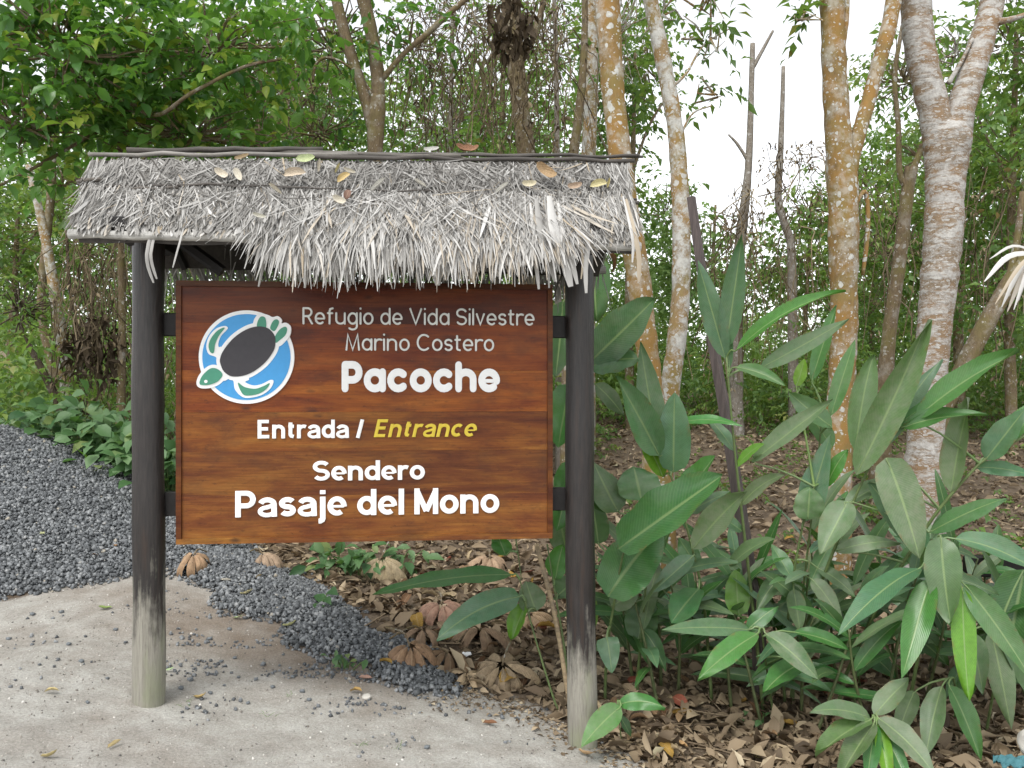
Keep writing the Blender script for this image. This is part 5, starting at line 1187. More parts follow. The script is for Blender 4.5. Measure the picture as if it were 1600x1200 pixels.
# ------------------------------------------------------------------ the dark stake, rocks, small things
def stake():
    pts = [(1080, 308), (1090, 380), (1104, 470), (1118, 560), (1132, 640), (1146, 730), (1162, 830), (1176, 930), (1186, 1010)]
    p = np.array([P(x, y, 5.9 - 0.0006 * y) for x, y in pts]); base = G(1186, 985); p = p[p[:, 2] > gz(p[:, 0], p[:, 1]) - 0.1]
    base = np.array([p[-1][0], p[-1][1], float(gz(p[-1][0], p[-1][1]))])
    p = np.vstack([p, [base[0] + 0.02, base[1], base[2] - 0.2]])
    q = resample(p, 20); v, f = tube(q, np.linspace(0.031, 0.05, 20), 4, True)
    m, t, b, out = new_mat('stake_wood'); k = N(t); n = k.noise(k.coord('Object', (20, 20, 1.5)), 3, 5, 0.7)
    k.set(b.inputs['Base Color'], k.ramp(n, [(0.3, (0.035, 0.027, 0.026)), (0.7, (0.11, 0.085, 0.078))])); b.inputs['Roughness'].default_value = 0.8
    t.links.new(k.bump(n, 0.5, 0.006), b.inputs['Normal']); MAT['stake_wood'] = m
    link('stake', mk_mesh('stake', v - base, f, m), loc=base, label='dark squared wooden stake leaning left among the ginger leaves', cat='stake')
stake()

def rock(name, label, c, r, mat='pale_rock', cat='rock', group=None, seed=0, flat=0.6, color=None):
    import bmesh
    bm = bmesh.new(); bmesh.ops.create_icosphere(bm, subdivisions=3, radius=1.0)
    rs = np.random.default_rng(seed); ax = norm(rs.normal(size=(9, 3))); h = rs.uniform(0.55, 0.95, 9)
    V = np.array([v.co[:] for v in bm.verts])
    for a, hh in zip(ax, h): d = V @ a; V = V - np.outer(np.maximum(d - hh, 0) * 0.9, a)
    V = V * np.asarray(r) ; F = [tuple(v.index for v in f.verts) for f in bm.faces]; bm.free()
    return link(name, mk_mesh(name, V, F, MAT[mat], True), loc=c, label=label, cat=cat, group=group, color=color)
g = G(203, 812); rock('rock', 'pale grey rock half hidden by the left post above the gravel', g + [0, 0.9, 0.28], (0.17, 0.14, 0.13), seed=2)
g = G(268, 845); rock('rock', 'light rock showing between the left post and the board', g + [0, 0.25, 0.10], (0.12, 0.12, 0.12), seed=3)
g = G(366, 868); rock('rock', 'small angular grey stone on the gravel under the board', g + [0, 0.0, 0.14], (0.09, 0.06, 0.06), seed=4)
g = G(143, 690); rock('log_stump', 'pinkish weathered log end lying behind the green ground cover', g + [0.1, -3.5, 0.0], (0.42, 0.13, 0.12), seed=5, cat='log')
p0 = P(1596, 1150, 4.15); rock('tan_stone', 'rounded tan stone at the bottom right corner', (p0[0] + 0.03, p0[1], p0[2] - 0.03), (0.045, 0.05, 0.07), seed=6, cat='stone')
g0 = P(1580, 1190, 4.1)

def crumple(name, label, c, size, mat, cat, seed, nx_=12):
    rs = np.random.default_rng(seed); u = np.linspace(-1, 1, nx_); A, B = np.meshgrid(u, u)
    Z = 0.28 * np.sin(A * 5 + rs.uniform(0, 6)) * np.cos(B * 4 + rs.uniform(0, 6)) + rs.normal(0, 0.09, A.shape) + 0.3 * (1 - A * A) * (1 - B * B)
    r = 1 - 0.25 * np.abs(A * B); V = np.stack([A * r, B * r, Z], -1).reshape(-1, 3) * np.asarray(size)
    i = np.arange(nx_ * nx_).reshape(nx_, nx_); F = [tuple(int(k) for k in q) for q in np.stack([i[:-1, :-1].ravel(), i[:-1, 1:].ravel(), i[1:, 1:].ravel(), i[1:, :-1].ravel()], 1)]
    V2 = V.copy(); V2[:, 2] -= 0.004; n = len(V)
    F += [tuple(n + k for k in q[::-1]) for q in F]
    return link(name, mk_mesh(name, np.concatenate([V, V2]), F, MAT[mat]), loc=c, label=label, cat=cat)
crumple('plastic_scrap', 'crumpled turquoise plastic beside the tan stone in the bottom right corner', (g0[0], g0[1], g0[2]), (0.085, 0.06, 0.05), 'cloth_blue', 'plastic scrap', 3)
g = G(729, 1034); crumple('paper_scrap', 'crumpled white paper scrap lying on the dead leaves', g + [0, 0, 0.05], (0.035, 0.03, 0.03), 'paper', 'paper', 5, 7)
g = G(878, 1102); crumple('yellow_petal', 'small yellow petal at the left foot of the right post', g + [0, 0, 0.03], (0.018, 0.014, 0.02), 'flower', 'petal', 6, 5)
# wall far left
c = P(-10, 565, 16); v, f = bevel_box(-1.2, 0.42, -0.12, 0.12, -1.3, 0.36, 0.02)
link('plaster_wall', mk_mesh('plaster_wall', v, f, MAT['plaster']), loc=c, label='end of a tan plastered wall at the far left edge', cat='wall', kind='thing')
# dark board behind the plants on the right
c = P(1590, 884, 5.7); v, f = bevel_box(-0.36, 0.6, -0.04, 0.04, -0.07, 0.07, 0.01)
link('old_plank', mk_mesh('old_plank', v, f, MAT['dark_beam']), loc=c, label='dark plank on edge behind the hanging leaves at the right edge', cat='plank')

def dry_frond():
    """grey dry palm leaf hanging in at the right edge"""
    c = P(1622, 395, 4.6); t = thing('dry_palm_frond', 'bleached dry palm leaf with drooping strips at the right edge', 'palm leaf', c)
    ends = [(1546, 405, 5), (1538, 440, 9), (1555, 475, 6), (1565, 480, 8), (1574, 487, 8), (1584, 484, 7), (1592, 470, 8), (1600, 490, 8), (1612, 500, 9), (1630, 505, 9), (1650, 500, 9), (1670, 470, 8), (1690, 430, 8)]
    for i, (x, y, w) in enumerate(ends):
        e = P(x, y, 4.6 + rng.uniform(-0.12, 0.12)); m = c + (e - c) * 0.5 + np.array([0, rng.uniform(-.03, .03), 0.05 + 0.02 * rng.uniform()])
        p = resample([c, m, e], 9); tn = norm(np.gradient(p, axis=0)); sd_ = norm(np.cross(tn, [rng.uniform(-.3, .3), -1, 0.6])); ww = (np.array([.4, .8, 1, 1, 1, .95, .8, .55, .15]) * w / 2 / FPX * 4.6)[:, None]
        fo = norm(np.cross(sd_, tn)) * ww * 0.5
        V = np.concatenate([p - sd_ * ww, p + fo, p + sd_ * ww]); F = []
        for k in range(8): F += [(k, k + 1, 10 + k, 9 + k), (9 + k, 10 + k, 19 + k, 18 + k)]
        part('strip', V, F, MAT['thatch_strand'], t, c, smooth=True, rnd=np.full(27, rng.choice([0.8, 0.88, 0.99, 0.95])))
    p = np.array([c, c + [0.25, 0, 0.12], c + [0.7, 0.1, 0.1]]); v, f = tube(resample(p, 6), 0.016, 6); part('stalk', v, f, MAT['bark_brown'], t, c)
    p = np.array([c + [0.7, 0.1, 0.12], c + [0.72, 0.1, -0.6], c + [0.74, 0.1, -2.6]]); v, f = tube(resample(p, 8), 0.05, 8); part('post', v, f, MAT['bark_brown'], t, c)
dry_frond()

# dark clump of dead leaves lodged in the vines, upper middle
def dead_clump(label, px, py, Y, r, n, tone):
    c = P(px, py, Y); cl = Cloud(); q = in_ellipsoid((0, 0, 0), (r, r * 0.8, r * 1.1), n, 0.1)
    cl.add(*leaf_cloud(q, rng.normal(0, 0.6, (n, 3)) + [0, 0, -0.9], rng.uniform(0.08, 0.2, n), 0.4, np.clip(rng.normal(tone, 0.15, n), 0, 1), True))
    link('leaf_clump', cl.mesh('leaf_clump', 'dry_tangle'), loc=c, label=label, cat='dead leaves', kind='stuff')
dead_clump('dark clump of dead leaves caught in the vines near the top', 795, 40, 9.3, 0.33, 260, 0.05)
dead_clump('black bushy clump of dead leaves behind the left post', 150, 545, 10.0, 0.38, 300, 0.0)

# ------------------------------------------------------------------ dead leaves
def curled(L, W, curl, roll, seed, n=8):
    rs = np.random.default_rng(seed); t = np.linspace(0, 1, n + 1); w = (t ** 0.5) * (1 - t) ** 0.6 / 0.49 * W / 2
    a = (t - 0.5) * curl; x = L * np.cumsum(np.cos(a)) / (n + 1); z = L * np.cumsum(np.sin(a)) / (n + 1); V = []; UV = []
    for s in (-1, -0.5, 0, 0.5, 1):
        V.append(np.stack([x - L / 2, s * w * math.cos(roll * abs(s)), z + abs(s) * w * math.sin(roll * abs(s)) + rs.normal(0, 0.04 * W, n + 1) * abs(s)], 1)); UV.append(np.stack([np.full(n + 1, .5 + .5 * s), t], 1))
    V = np.concatenate(V); V[:, 2] -= V[:, 2].min(); m = n + 1
    F = [(c * m + i, (c + 1) * m + i, (c + 1) * m + i + 1, c * m + i + 1) for c in range(4) for i in range(n)]
    return mk_mesh('fallen_leaf', V, F, MAT['dry_leaf'], True, uv=np.concatenate(UV))
LEAFM = [curled(1, w, c, r, i) for i, (w, c, r) in enumerate([(0.42, 1.0, 0.4), (0.5, -0.9, 0.7), (0.36, 1.6, 0.9), (0.46, 0.5, 1.2), (0.55, -1.5, 0.3), (0.4, 2.2, 0.6)])]
TAN, PALE, BRN, OCH, GRN, RED = (0.34, 0.25, 0.16), (0.55, 0.51, 0.42), (0.17, 0.095, 0.05), (0.36, 0.22, 0.05), (0.22, 0.3, 0.09), (0.2, 0.06, 0.035)
def drop(loc, size, rz, tilt, mesh, col, label, group=None, extra=None):
    o = link('fallen_leaf', LEAFM[mesh], label=label, cat='leaf', group=group, loc=loc, color=(*col, 1))
    o.rotation_euler = (tilt[0], tilt[1], rz); o.scale = (size, size, size); return o

ROT3 = Matrix.Translation((L0[0], L0[1], SZ)) @ Matrix.Rotation(ROT, 4, 'Z')
def roof_leaf(px, py, size, rz, mesh, col, label):
    yl = -YE * np.clip((py - 246) / 125.0, 0, 1.05) - 0.03; p = S(px, py, yl) + rn * (0.03 if py < 285 else 0.05); w = ROT3 @ Vector(p)
    o = drop(w, size * 1.15, 0, (0, 0), mesh, col, label)
    o.rotation_euler = (Matrix.Rotation(ROT, 4, 'Z') @ Matrix.Rotation(math.radians(78), 4, 'X') @ Matrix.Rotation(rz, 4, 'Z')).to_euler()
for a in [(478, 256, 0.10, 0.1, 0, (0.42, 0.48, 0.26), 'pale green oval leaf on the thatch just below the ridge'), (500, 268, 0.075, 1.5, 3, PALE, 'narrow whitish leaf on the thatch beside the pale green one'),
          (462, 286, 0.11, 0.2, 1, (0.5, 0.42, 0.32), 'broad beige leaf on the thatch below the pale green one'), (538, 292, 0.08, 0.7, 1, (0.55, 0.42, 0.2), 'folded yellow-tan leaf in the middle of the thatch'),
          (528, 272, 0.06, 1.2, 3, (0.5, 0.45, 0.24), 'small upright yellowish leaf high on the thatch'), (548, 276, 0.075, -0.4, 2, PALE, 'thin pale leaf slanting beside the small yellowish one'), (381, 254, 0.085, 0.3, 2, (0.5, 0.4, 0.26), 'curled cream leaf near the ridge on the left part of the thatch'),
          (352, 282, 0.10, -0.6, 5, (0.6, 0.54, 0.44), 'white curled leaf on the left middle of the thatch'), (375, 286, 0.08, -1.1, 0, PALE, 'broad pale leaf just right of the white curled leaf'), (432, 308, 0.085, -0.7, 3, PALE, 'whitish folded leaf on the lower thatch, left of centre'),
          (410, 352, 0.075, -0.3, 2, (0.6, 0.58, 0.5), 'small white leaf low on the thatch near the eave'), (590, 304, 0.10, 0.8, 3, (0.66, 0.65, 0.6), 'bright white forked leaf on the middle batten'), (535, 328, 0.09, -0.5, 5, PALE, 'pale curled leaf hanging on the lower thatch'),
          (545, 318, 0.06, 1.3, 4, (0.2, 0.12, 0.09), 'small reddish brown leaf in the lower thatch'), (656, 299, 0.075, -0.6, 3, (0.68, 0.66, 0.6), 'white pointed leaf on the middle of the thatch'), (782, 308, 0.09, 0.7, 3, (0.72, 0.71, 0.66), 'largest white leaf on the right part of the thatch'),
          (828, 301, 0.09, 0.0, 5, (0.55, 0.5, 0.36), 'curled cream leaf right of the largest white leaf'), (855, 285, 0.15, -0.7, 5, (0.36, 0.25, 0.14), 'long twisted brown leaf on the right upper thatch'), (898, 304, 0.09, 0.15, 5, (0.40, 0.3, 0.22), 'rolled tan leaf lying on the right batten'),
          (932, 302, 0.095, 0.3, 1, (0.52, 0.47, 0.26), 'yellowish folded leaf near the right end of the batten'), (948, 300, 0.06, 1.3, 3, (0.48, 0.42, 0.2), 'small upright yellow leaf next to the folded one at the right end'), (675, 242, 0.09, 0.1, 2, (0.72, 0.71, 0.68), 'white leaf resting on the ridge pole')]:
    roof_leaf(*a)
# big dry leaf standing on the ridge, and one hanging at the right eave
p = ROT3 @ Vector(S(732, 236, 0.02)); o = drop(p, 0.17, 0.3, (0.9, 0.1), 5, (0.24, 0.125, 0.07), 'large curled brown leaf standing behind the ridge')
p = ROT3 @ Vector(S(948, 412, -0.15)); o = drop(p, 0.15, 0.4, (0.3, 1.35), 4, (0.36, 0.21, 0.1), 'crumpled orange-brown leaf hanging under the right eave')

SANDL = [(163, 953, 0.10, 0.2, 0, GRN, 'green leaf on the sand left of the left post'), (80, 1085, 0.075, 0.4, 1, (0.55, 0.45, 0.22), 'yellow leaf lying on the sand at the far left'), (178, 1170, 0.08, 1.1, 3, (0.62, 0.5, 0.26), 'pale yellow upright leaf on the sand near the bottom edge'),
         (78, 1187, 0.09, 0.1, 2, (0.4, 0.33, 0.16), 'narrow olive leaf at the bottom left of the sand'), (180, 856, 0.10, -0.9, 2, (0.42, 0.24, 0.12), 'brown leaf on the gravel slope'), (65, 838, 0.11, -0.7, 3, (0.45, 0.47, 0.25), 'pale green leaf high on the gravel heap'), (148, 871, 0.06, 0.3, 4, (0.34, 0.22, 0.14), 'small brown leaf on the gravel near the other brown one'),
         (371, 968, 0.085, -0.2, 0, (0.4, 0.48, 0.26), 'pale green oval leaf on the sand right of the left post'), (386, 930, 0.12, 0.6, 2, (0.5, 0.45, 0.25), 'long yellowish leaf at the edge of the gravel tail'), (404, 904, 0.08, 1.2, 3, (0.48, 0.38, 0.22), 'beige leaf standing on the gravel tail'), (352, 910, 0.09, 0.5, 3, PALE, 'pale leaf where sand and gravel meet'),
         (453, 980, 0.12, 0.1, 2, (0.42, 0.42, 0.2), 'slim olive leaf on the sand beside the gravel tail'), (602, 1040, 0.12, -0.6, 1, OCH, 'mustard brown leaf at the tip of the gravel tail'), (556, 1085, 0.09, -0.4, 1, (0.4, 0.26, 0.09), 'curled ochre leaf on the sand in front of the gravel tip'), (570, 1064, 0.10, -0.3, 3, (0.42, 0.26, 0.2), 'pinkish tan leaf near the gravel tip'),
         (315, 1094, 0.09, 0.2, 5, (0.4, 0.3, 0.13), 'rolled yellow-brown leaf by the foot of the left post'), (265, 1050, 0.06, 0.0, 0, (0.35, 0.45, 0.25), 'small green leaf touching the left post'), (765, 1135, 0.09, -0.2, 3, (0.3, 0.15, 0.08), 'thin reddish leaf on the sand left of the right post'), (915, 1182, 0.10, -0.3, 2, (0.4, 0.27, 0.15), 'long tan leaf on the sand in front of the right post'),
         (1190, 1188, 0.13, 0.1, 0, (0.58, 0.5, 0.14), 'bright yellow leaf at the bottom edge, right of centre'), (1060, 1172, 0.12, -0.4, 1, (0.42, 0.26, 0.12), 'orange tan leaf lying in the litter right of the seedling')]
for (px, py, s, rz, m, col, lab) in SANDL:
    g = G(px, py); h = float(heap_h(g[0], g[1]))
    if h > 0.02:
        for Y in np.arange(3.5, 9, 0.01):
            q = P(px, py, Y)
            if q[2] < gz(q[0], q[1]) + max(0, heap_h(q[0], q[1])): g = q; break
    drop(g + np.array([0, 0, 0.012]), s, rz, (rng.uniform(-.25, .25), rng.uniform(-.25, .25)), m, col, lab)

# the largest leaves of the litter one by one, the rest as a mass
def litter_spot(px_rng, py_rng): return G(rng.uniform(*px_rng), rng.uniform(*py_rng))
def in_litter(g): return np.interp(g[0], edge[:, 0], edge[:, 1]) < g[1] - 0.02 and heap_h(g[0], g[1]) < -0.01
k = 0; tries = 0
while k < 150 and tries < 1200:
    tries += 1
    g = litter_spot((620, 900), (870, 1075)) if k < 70 else litter_spot((930, 1420), (1050, 1199)) if k < 120 else litter_spot((900, 1500), (760, 1060))
    if not in_litter(g): continue
    c = [TAN, BRN, OCH, (0.3, 0.2, 0.11), (0.42, 0.33, 0.2), (0.24, 0.15, 0.08), RED][rng.integers(7)]
    drop(g + np.array([0, 0, rng.uniform(0.01, 0.05)]), rng.uniform(0.10, 0.19), rng.uniform(0, 6.28), (rng.normal(0, .45), rng.normal(0, .45)), int(rng.integers(6)), np.array(c) * rng.uniform(0.8, 1.15),
         ('dead leaf lying loose in the heap of litter below the board' if k < 70 else 'dead leaf lying loose in the litter in front of the ginger stems' if k < 120 else 'dead leaf lying on the forest floor behind the ginger plants'), 'loose dead leaves on the forest floor'); k += 1

def litter():
    n = 56000; Y = 4.1 + 15 * rng.uniform(0, 1, n) ** 1.35; x = rng.uniform(-0.72, 0.75, n) * Y
    keep = (np.interp(x, edge[:, 0], edge[:, 1]) < Y - 0.06 * rng.uniform(-1, 1.5, n)) & (heap_h(x, Y) < -0.005)
    x, Y = x[keep], Y[keep]; n = len(x)
    pos = np.stack([x, Y, gz(x, Y) + rng.uniform(0.0, 0.035, n)], 1)
    near = Y < 8
    cl = Cloud()
    for sel, fine in ((near, True), (~near, False)):
        m = int(sel.sum()); d = rng.normal(0, 1, (m, 3)) * [1, 1, 0.32]
        cl.add(*leaf_cloud(pos[sel], d, rng.uniform(0.04, 0.15, m) * rng.uniform(0.6, 1.25, m), rng.uniform(0.25, 0.7, m), np.clip(rng.beta(2.2, 2.0, m), 0, 0.97), fine, up=np.array([0, 0, 1.0]) + rng.normal(0, 0.9, (m, 3))))
    # twigs
    mb = MB()
    for i in range(420):
        Yt = 4.4 + 7 * rng.uniform() ** 1.5; xt = rng.uniform(-0.3, 0.7) * Yt
        if np.interp(xt, edge[:, 0], edge[:, 1]) > Yt - 0.05 or heap_h(xt, Yt) > -0.01: continue
        a = rng.uniform(0, 6.28); L = rng.uniform(0.1, 0.5); p0 = np.array([xt, Yt, 0]); p1 = p0 + [L * math.cos(a), L * math.sin(a), 0]
        p = np.array([p0, (p0 + p1) / 2 + rng.normal(0, 0.02, 3), p1]); p[:, 2] = gz(p[:, 0], p[:, 1]) + 0.03
        mb.add(*tube(p, rng.uniform(0.002, 0.007), 4, False), r=rng.uniform(0.1, 0.9))
    v, f = mb.get(); cl.add(v, np.array(f), mb.rnd())
    link('leaf_litter', cl.mesh('leaf_litter', 'dry_litter'), label='brown carpet of dead leaves and twigs on the forest floor', cat='leaf litter', kind='stuff')
litter()

def grit():
    n = 7000; Y = rng.uniform(3.2, 5.9, n); x = rng.uniform(-0.66, 0.25, n) * Y
    e = np.interp(x, edge[:, 0], edge[:, 1]); keep = (Y < e + 0.1) & (heap_h(x, Y) < 0) & (vnoise(x, Y, 3.3, 12) > rng.uniform(-0.9, 0.7, n))
    x, Y = x[keep], Y[keep]; v, f, r = stones(np.stack([x, Y, gz(x, Y) + 0.001], 1), 0.003 + 0.009 * rng.uniform(0, 1, len(x)) ** 3)
    link('sand_grit', mk_mesh('sand_grit', v, f, MAT['grit'], rnd=r), label='fine grit and crumbs strewn over the pale sand', cat='grit', kind='stuff')
    n = 1500; x = rng.uniform(-1.0, 1.2, n); e = np.interp(x, edge[:, 0], edge[:, 1]); Y = e - np.abs(rng.normal(0, 0.16, n)); keep = heap_h(x, Y) < 0; x, Y = x[keep], Y[keep]; n = len(x)
    cl = Cloud(); cl.add(*leaf_cloud(np.stack([x, Y, gz(x, Y) + 0.006], 1), rng.normal(0, 1, (n, 3)) * [1, 1, 0.15], rng.uniform(0.01, 0.05, n), rng.uniform(0.25, 0.7, n), rng.uniform(0.1, 0.95, n), False, up=np.array([0, 0, 1.0]) + rng.normal(0, 0.4, (n, 3))))
    link('leaf_crumbs', cl.mesh('leaf_crumbs', 'dry_litter'), label='broken leaf crumbs along the edge of the sand', cat='leaf crumbs', kind='stuff')
def grit_mat():
    m, t, b, out = new_mat('grit'); k = N(t)
    k.set(b.inputs['Base Color'], k.ramp(k.attr('rnd'), [(0, (0.10, 0.095, 0.09)), (0.3, (0.2, 0.18, 0.155)), (0.6, (0.36, 0.33, 0.29)), (1, (0.62, 0.6, 0.56))])); b.inputs['Roughness'].default_value = 0.9
    MAT['grit'] = m
grit_mat(); grit()

# large curled palmate leaves (dry) on the ground
def palmate(label, c, size, lobes, spread, droop, tilt, rz, col, seed):
    rs = np.random.default_rng(seed); t = thing('dry_palmate_leaf', label, 'dry leaf', c)
    R = (Matrix.Rotation(rz, 3, 'Z') @ Matrix.Rotation(tilt, 3, 'X'))
    for i in range(lobes):
        a = (i / max(1, lobes - 1) - 0.5) * spread + rs.normal(0, 0.08); L = size * rs.uniform(0.8, 1.1) * (1 - 0.25 * abs(i / max(1, lobes - 1) - 0.5)); n = 10
        tt = np.linspace(0, 1, n + 1); w = (tt ** 0.6) * (1 - tt) ** 0.45 / 0.52 * size * 0.17
        ang = 0.35 - tt * droop * rs.uniform(0.8, 1.25); r_ = np.cumsum(np.cos(ang)) / (n + 1) * L; z = np.cumsum(np.sin(ang)) / (n + 1) * L; V = []; UV = []
        dx, dy = math.sin(a), -math.cos(a)
        for s in (-1, -0.5, 0, 0.5, 1):
            rip = 0.10 * np.sin(tt * 30 + i) * w * abs(s)
            V.append(np.stack([r_ * dx - s * w * dy * 0.8, r_ * dy + s * w * dx * 0.8, z - abs(s) ** 1.5 * w * 0.85 + rip], 1)); UV.append(np.stack([np.full(n + 1, .5 + .5 * s), tt], 1))
        V = np.concatenate(V); m = n + 1; V = np.array([R @ Vector(q) for q in V])
        F = [(cc * m + k_, (cc + 1) * m + k_, (cc + 1) * m + k_ + 1, cc * m + k_ + 1) for cc in range(4) for k_ in range(n)]
        link('lobe', mk_mesh('lobe', V, F, MAT['dry_leaf'], True, uv=np.concatenate(UV)), t, (*(np.array(col) * rs.uniform(0.85, 1.15)), 1))
    st = resample([(0, 0, 0.0), (0.1 * size, 0.3 * size, 0.1 * size), (0.25 * size, 0.9 * size, -0.05)], 6); st = np.array([R @ Vector(q) for q in st]); v, f = tube(st, 0.006, 5)
    link('stalk', mk_mesh('stalk', v, f, MAT['bark_brown']), t)
def GH(px, py, dz=0.0):
    for Y in np.arange(3.4, 12, 0.01):
        q = P(px, py, Y)
        if q[2] < gz(q[0], q[1]) + max(0, heap_h(q[0], q[1])) + dz: return q
    return G(px, py)
CIN = (0.31, 0.185, 0.13)
palmate('curled cinnamon palmate leaf on the gravel right of the left post', GH(302, 868, .1), 0.24, 9, 5.2, 2.6, 0.15, 0.2, (0.34, 0.22, 0.13), 1)
palmate('fern-like curled brown leaf on top of the gravel tail', GH(410, 866, .06), 0.26, 6, 2.2, 1.9, 0.1, 1.1, (0.35, 0.25, 0.17), 2)
palmate('large drooping tan palmate leaf beside the gravel tail, under the board', GH(596, 872, .16), 0.42, 7, 2.6, 2.3, 0.5, 0.1, (0.33, 0.265, 0.165), 3)
palmate('ribbed brown palmate leaf lying on the heap of dead leaves', GH(690, 945, .1), 0.36, 8, 4.2, 1.9, 0.2, 0.5, CIN, 4)
palmate('wide dead palmate leaf spread out left of the right post', GH(785, 1040, .1), 0.34, 9, 5.6, 1.9, 0.35, 0.1, (0.30, 0.225, 0.14), 5)
palmate('pale star-shaped dry leaf at the edge of the sand', GH(728, 1052, .04), 0.19, 6, 4.6, 1.0, 0.2, 2.0, (0.46, 0.345, 0.215), 6)
palmate('crumpled palmate leaf below the right part of the board', GH(765, 872, .1), 0.30, 8, 4.6, 2.0, 0.2, 0.4, (0.33, 0.23, 0.15), 7)
palmate('dark crumpled palmate leaf behind the long drooping leaf', GH(735, 905, .06), 0.26, 7, 4.8, 2.2, 0.1, 1.4, (0.22, 0.165, 0.09), 8)
palmate('big folded brown palmate leaf against the gravel tail', GH(640, 1010, .08), 0.34, 7, 4.0, 2.4, 0.3, 0.9, (0.25, 0.155, 0.09), 10)
palmate('dusky palmate leaf behind the paper scrap', GH(750, 985, .1), 0.36, 8, 5.2, 2.2, 0.2, 3.0, (0.21, 0.14, 0.085), 11)
palmate('tan palmate leaf with raised lobes near the cane', GH(825, 960, .08), 0.32, 8, 4.6, 1.6, 0.4, 0.3, (0.30, 0.21, 0.125), 12)
palmate('half-rotten palmate leaf left of the seedling shoots', GH(700, 1020, .08), 0.30, 7, 5.4, 2.3, 0.1, 1.9, (0.18, 0.115, 0.065), 13)
palmate('shrivelled brown palmate leaf in the middle of the dead leaf heap', GH(660, 985, .08), 0.28, 7, 5.0, 2.5, 0.2, 2.6, (0.24, 0.16, 0.10), 9)

# loose stones on the sand
SM = []
for i in range(4):
    v = STONE * (1 + np.random.default_rng(i).uniform(-0.4, 0.25, (8, 3))) * np.array([0.5, 0.42, 0.3]); SM.append(mk_mesh('loose_stone', v, STONE_F, MAT['stone_grey']))
ST = [(282, 1078), (296, 1064), (240, 1060), (330, 1085), (352, 1073), (345, 1035), (368, 1030), (312, 1040), (400, 1063), (388, 1100), (425, 1075), (435, 1042), (470, 1082), (485, 1095), (500, 1055), (130, 1035), (105, 1008), (60, 1040), (95, 958), (170, 1062), (182, 985), (330, 1000), (358, 985), (420, 1010), (445, 1025), (505, 1035), (550, 1068), (548, 1112), (670, 1170), (15, 1000), (52, 962), (140, 1100), (475, 1060), (410, 1040), (455, 1060), (372, 1060), (288, 1010), (305, 985)]
for i, (px, py) in enumerate(ST):
    g = G(px + rng.uniform(-3, 3), py); o = link('loose_stone', SM[i % 4], label='small dark grey stone lying loose on the sand', cat='stone', group='loose stones scattered on the sand', loc=g + np.array([0, 0, 0.006]))
    s = rng.uniform(0.014, 0.03); o.scale = (s, s, s); o.rotation_euler = (rng.uniform(-.3, .3), rng.uniform(-.3, .3), rng.uniform(0, 6.28))
g = G(573, 1093); rock('loose_stone', 'round pale pebble on the sand beside the ochre leaf', g + [0, 0, 0.012], (0.026, 0.022, 0.018), seed=9, cat='stone')

# ------------------------------------------------------------------ low greenery
def small_plant(name, label, c, n, h, size, aspect, tone, mat='ground_leaf', group=None, spread=0.25):
    t = thing(name, label, 'plant', c, group); cl = Cloud()
    q = rng.normal(0, spread, (n, 3)) * [1, 0.8, 0]; q[:, 2] = np.abs(rng.normal(h * 0.55, h * 0.25, n))
    d = np.stack([q[:, 0], q[:, 1] - 0.25, np.zeros(n)], 1) * 2 + rng.normal(0, 0.4, (n, 3)) + [0, 0, -0.15]
    cl.add(*leaf_cloud(q, d, rng.uniform(0.7, 1.3, n) * size, aspect, np.clip(rng.normal(tone, 0.2, n), 0, 0.97), True, up=np.array([0, -0.5, 1]) + rng.normal(0, 0.3, (n, 3))))
    link('foliage', cl.mesh('foliage', mat), t)
    mb = MB()
    for i in range(0, n, 3): mb.add(*tube(np.array([(q[i, 0] * 0.2, q[i, 1] * 0.2, -0.03), q[i] * [.7, .7, .6], q[i]]), 0.004, 4, False))
    v, f = mb.get(); link('stems', mk_mesh('stems', v, f, MAT['stem_green']), t, (0.1, 0.15, 0.05, 1), kind='stuff')
    return t
for i, (px, py, Y, lab) in enumerate([(85, 740, 8.6, 'pale green leafy ground cover at the left end of the bed behind the gravel'), (135, 752, 8.3, 'leafy ground cover between the gravel slope and the log end'), (180, 770, 8.0, 'leafy ground cover in the middle of the bed beside the grass blades'), (228, 775, 7.8, 'leafy ground cover right beside the left post'), (268, 790, 7.6, 'dark leafy ground cover between the left post and the board')]):
    x = (px - 800) / FPX * Y; small_plant('ground_cover_plant', lab, (x, Y, float(gz(x, Y) + max(0, heap_h(x, Y)))), 120, 0.42, 0.16, 0.75, 0.62 if i < 4 else 0.3, group='leafy ground cover behind the gravel', spread=0.24)
for px, py, lab, tn in ((520, 868, 'small bright green plant under the left half of the board', 0.55), (560, 878, 'small leafy plant next to the drooping tan palmate leaf', 0.35), (615, 862, 'small heart-leaved plant under the middle of the board', 0.6), (500, 915, 'low dark leaf pair on the gravel tail', 0.25)):
    g = GH(px, py + 25); small_plant('small_plant', lab, g, 26 if py < 900 else 6, 0.22 if py < 900 else .06, 0.13, 0.6, tn, spread=0.12)
for px, py, lab in ((1190, 1140, 'tiny lobed seedling in the litter below the low ginger'), (540, 1045, 'tuft of tiny weeds at the tip of the gravel tail')):
    small_plant('weed', lab, G(px, py), 14, 0.10, 0.06, 0.6, 0.6, spread=0.05)

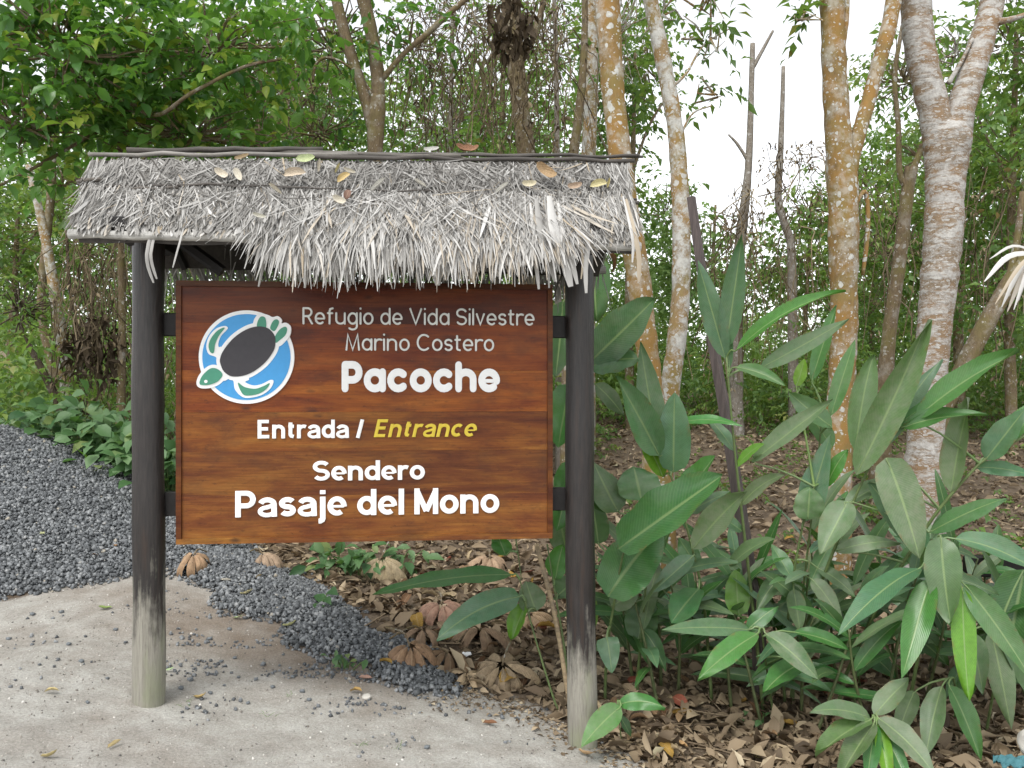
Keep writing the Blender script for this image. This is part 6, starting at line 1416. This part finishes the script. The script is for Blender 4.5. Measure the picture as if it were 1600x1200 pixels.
def grass(label, c, n, h, w, spread, tone=0.6, name='grass_tuft', lean=0.25):
    a = rng.uniform(0, 6.28, n); st = np.stack([rng.normal(0, spread, n), rng.normal(0, spread, n), np.full(n, -0.02)], 1)
    d = np.stack([np.cos(a) * lean, np.sin(a) * lean, np.ones(n)], 1); L = h * rng.uniform(0.6, 1.1, n)
    V, F, m = ribbons(st, d, np.tile([0.3, -1.0, 0.2], (n, 1)), L, np.full(n, w), np.stack([np.cos(a) * .12, np.sin(a) * .12, -np.full(n, .08)], 1), 6)
    link(name, mk_mesh(name, V, F, MAT['grass_blade'], True, rnd=np.repeat(rng.uniform(max(0, tone - .3), min(1, tone + .3), n), m)), loc=c, label=label, cat='grass')
x = (172 - 800) / FPX * 8.0; grass('long arching grass blades rising from the ground cover', (x, 8.0, float(gz(x, 8.0)) + 0.2), 5, 0.75, 0.05, 0.05, 0.55)
x = (187 - 800) / FPX * 8.0; grass('bright upright grass blades close to the left post', (x, 8.0, float(gz(x, 8.0)) + 0.2), 5, 0.62, 0.045, 0.03, 0.85, lean=0.08)
x = (15 - 800) / FPX * 11; grass('bright green grassy bush at the left edge above the gravel', (x, 11, float(gz(x, 11))), 260, 1.05, 0.045, 0.32, 0.8, lean=0.4)
x = (150 - 800) / FPX * 14; grass('bright grass patch behind the dark stems on the left', (x, 14, float(gz(x, 14))), 200, 1.0, 0.05, 0.6, 0.8, lean=0.3)
for px, py in ((415, 1118), (560, 1165), (620, 1170), (290, 1100), (455, 1085)): grass('wisp of thin grass sprouting from the sand', G(px, py), 9, 0.06, 0.003, 0.02, 0.4, 'grass_wisp', 0.5); 
for o in [o for o in COL.objects if o.name.startswith('grass_wisp')]: o['group'] = 'wisps of grass on the sand'
for nm, lab, a, b_ in (('cane', 'dry tan cane leaning against the right post from the left', (838, 850, 5.05), (892, 1080, 4.8)), ('fallen_stick', 'thin bare stick lying at the edge of the sand below the wide dead leaf', None, None)):
    if a: p = np.array([P(*a), (P(*a) + P(*b_)) / 2 + [0.01, 0, 0], P(*b_)]); p[-1][2] = gz(p[-1][0], p[-1][1]); v, f = tube(resample(p, 8), [0.014] * 8, 6); base = p[-1]
    else: g1, g2 = G(690, 1084), G(765, 1060); p = np.array([g1, (g1 + g2) / 2, g2]) + [0, 0, 0.015]; v, f = tube(resample(p, 6), [0.005, 0.007, 0.008, 0.008, 0.007, 0.006], 6); base = g1
    link(nm, mk_mesh(nm, v - base, f, MAT['weathered_pole'], True), loc=base, label=lab, cat='stick', color=(0.36, 0.27, 0.16, 1))
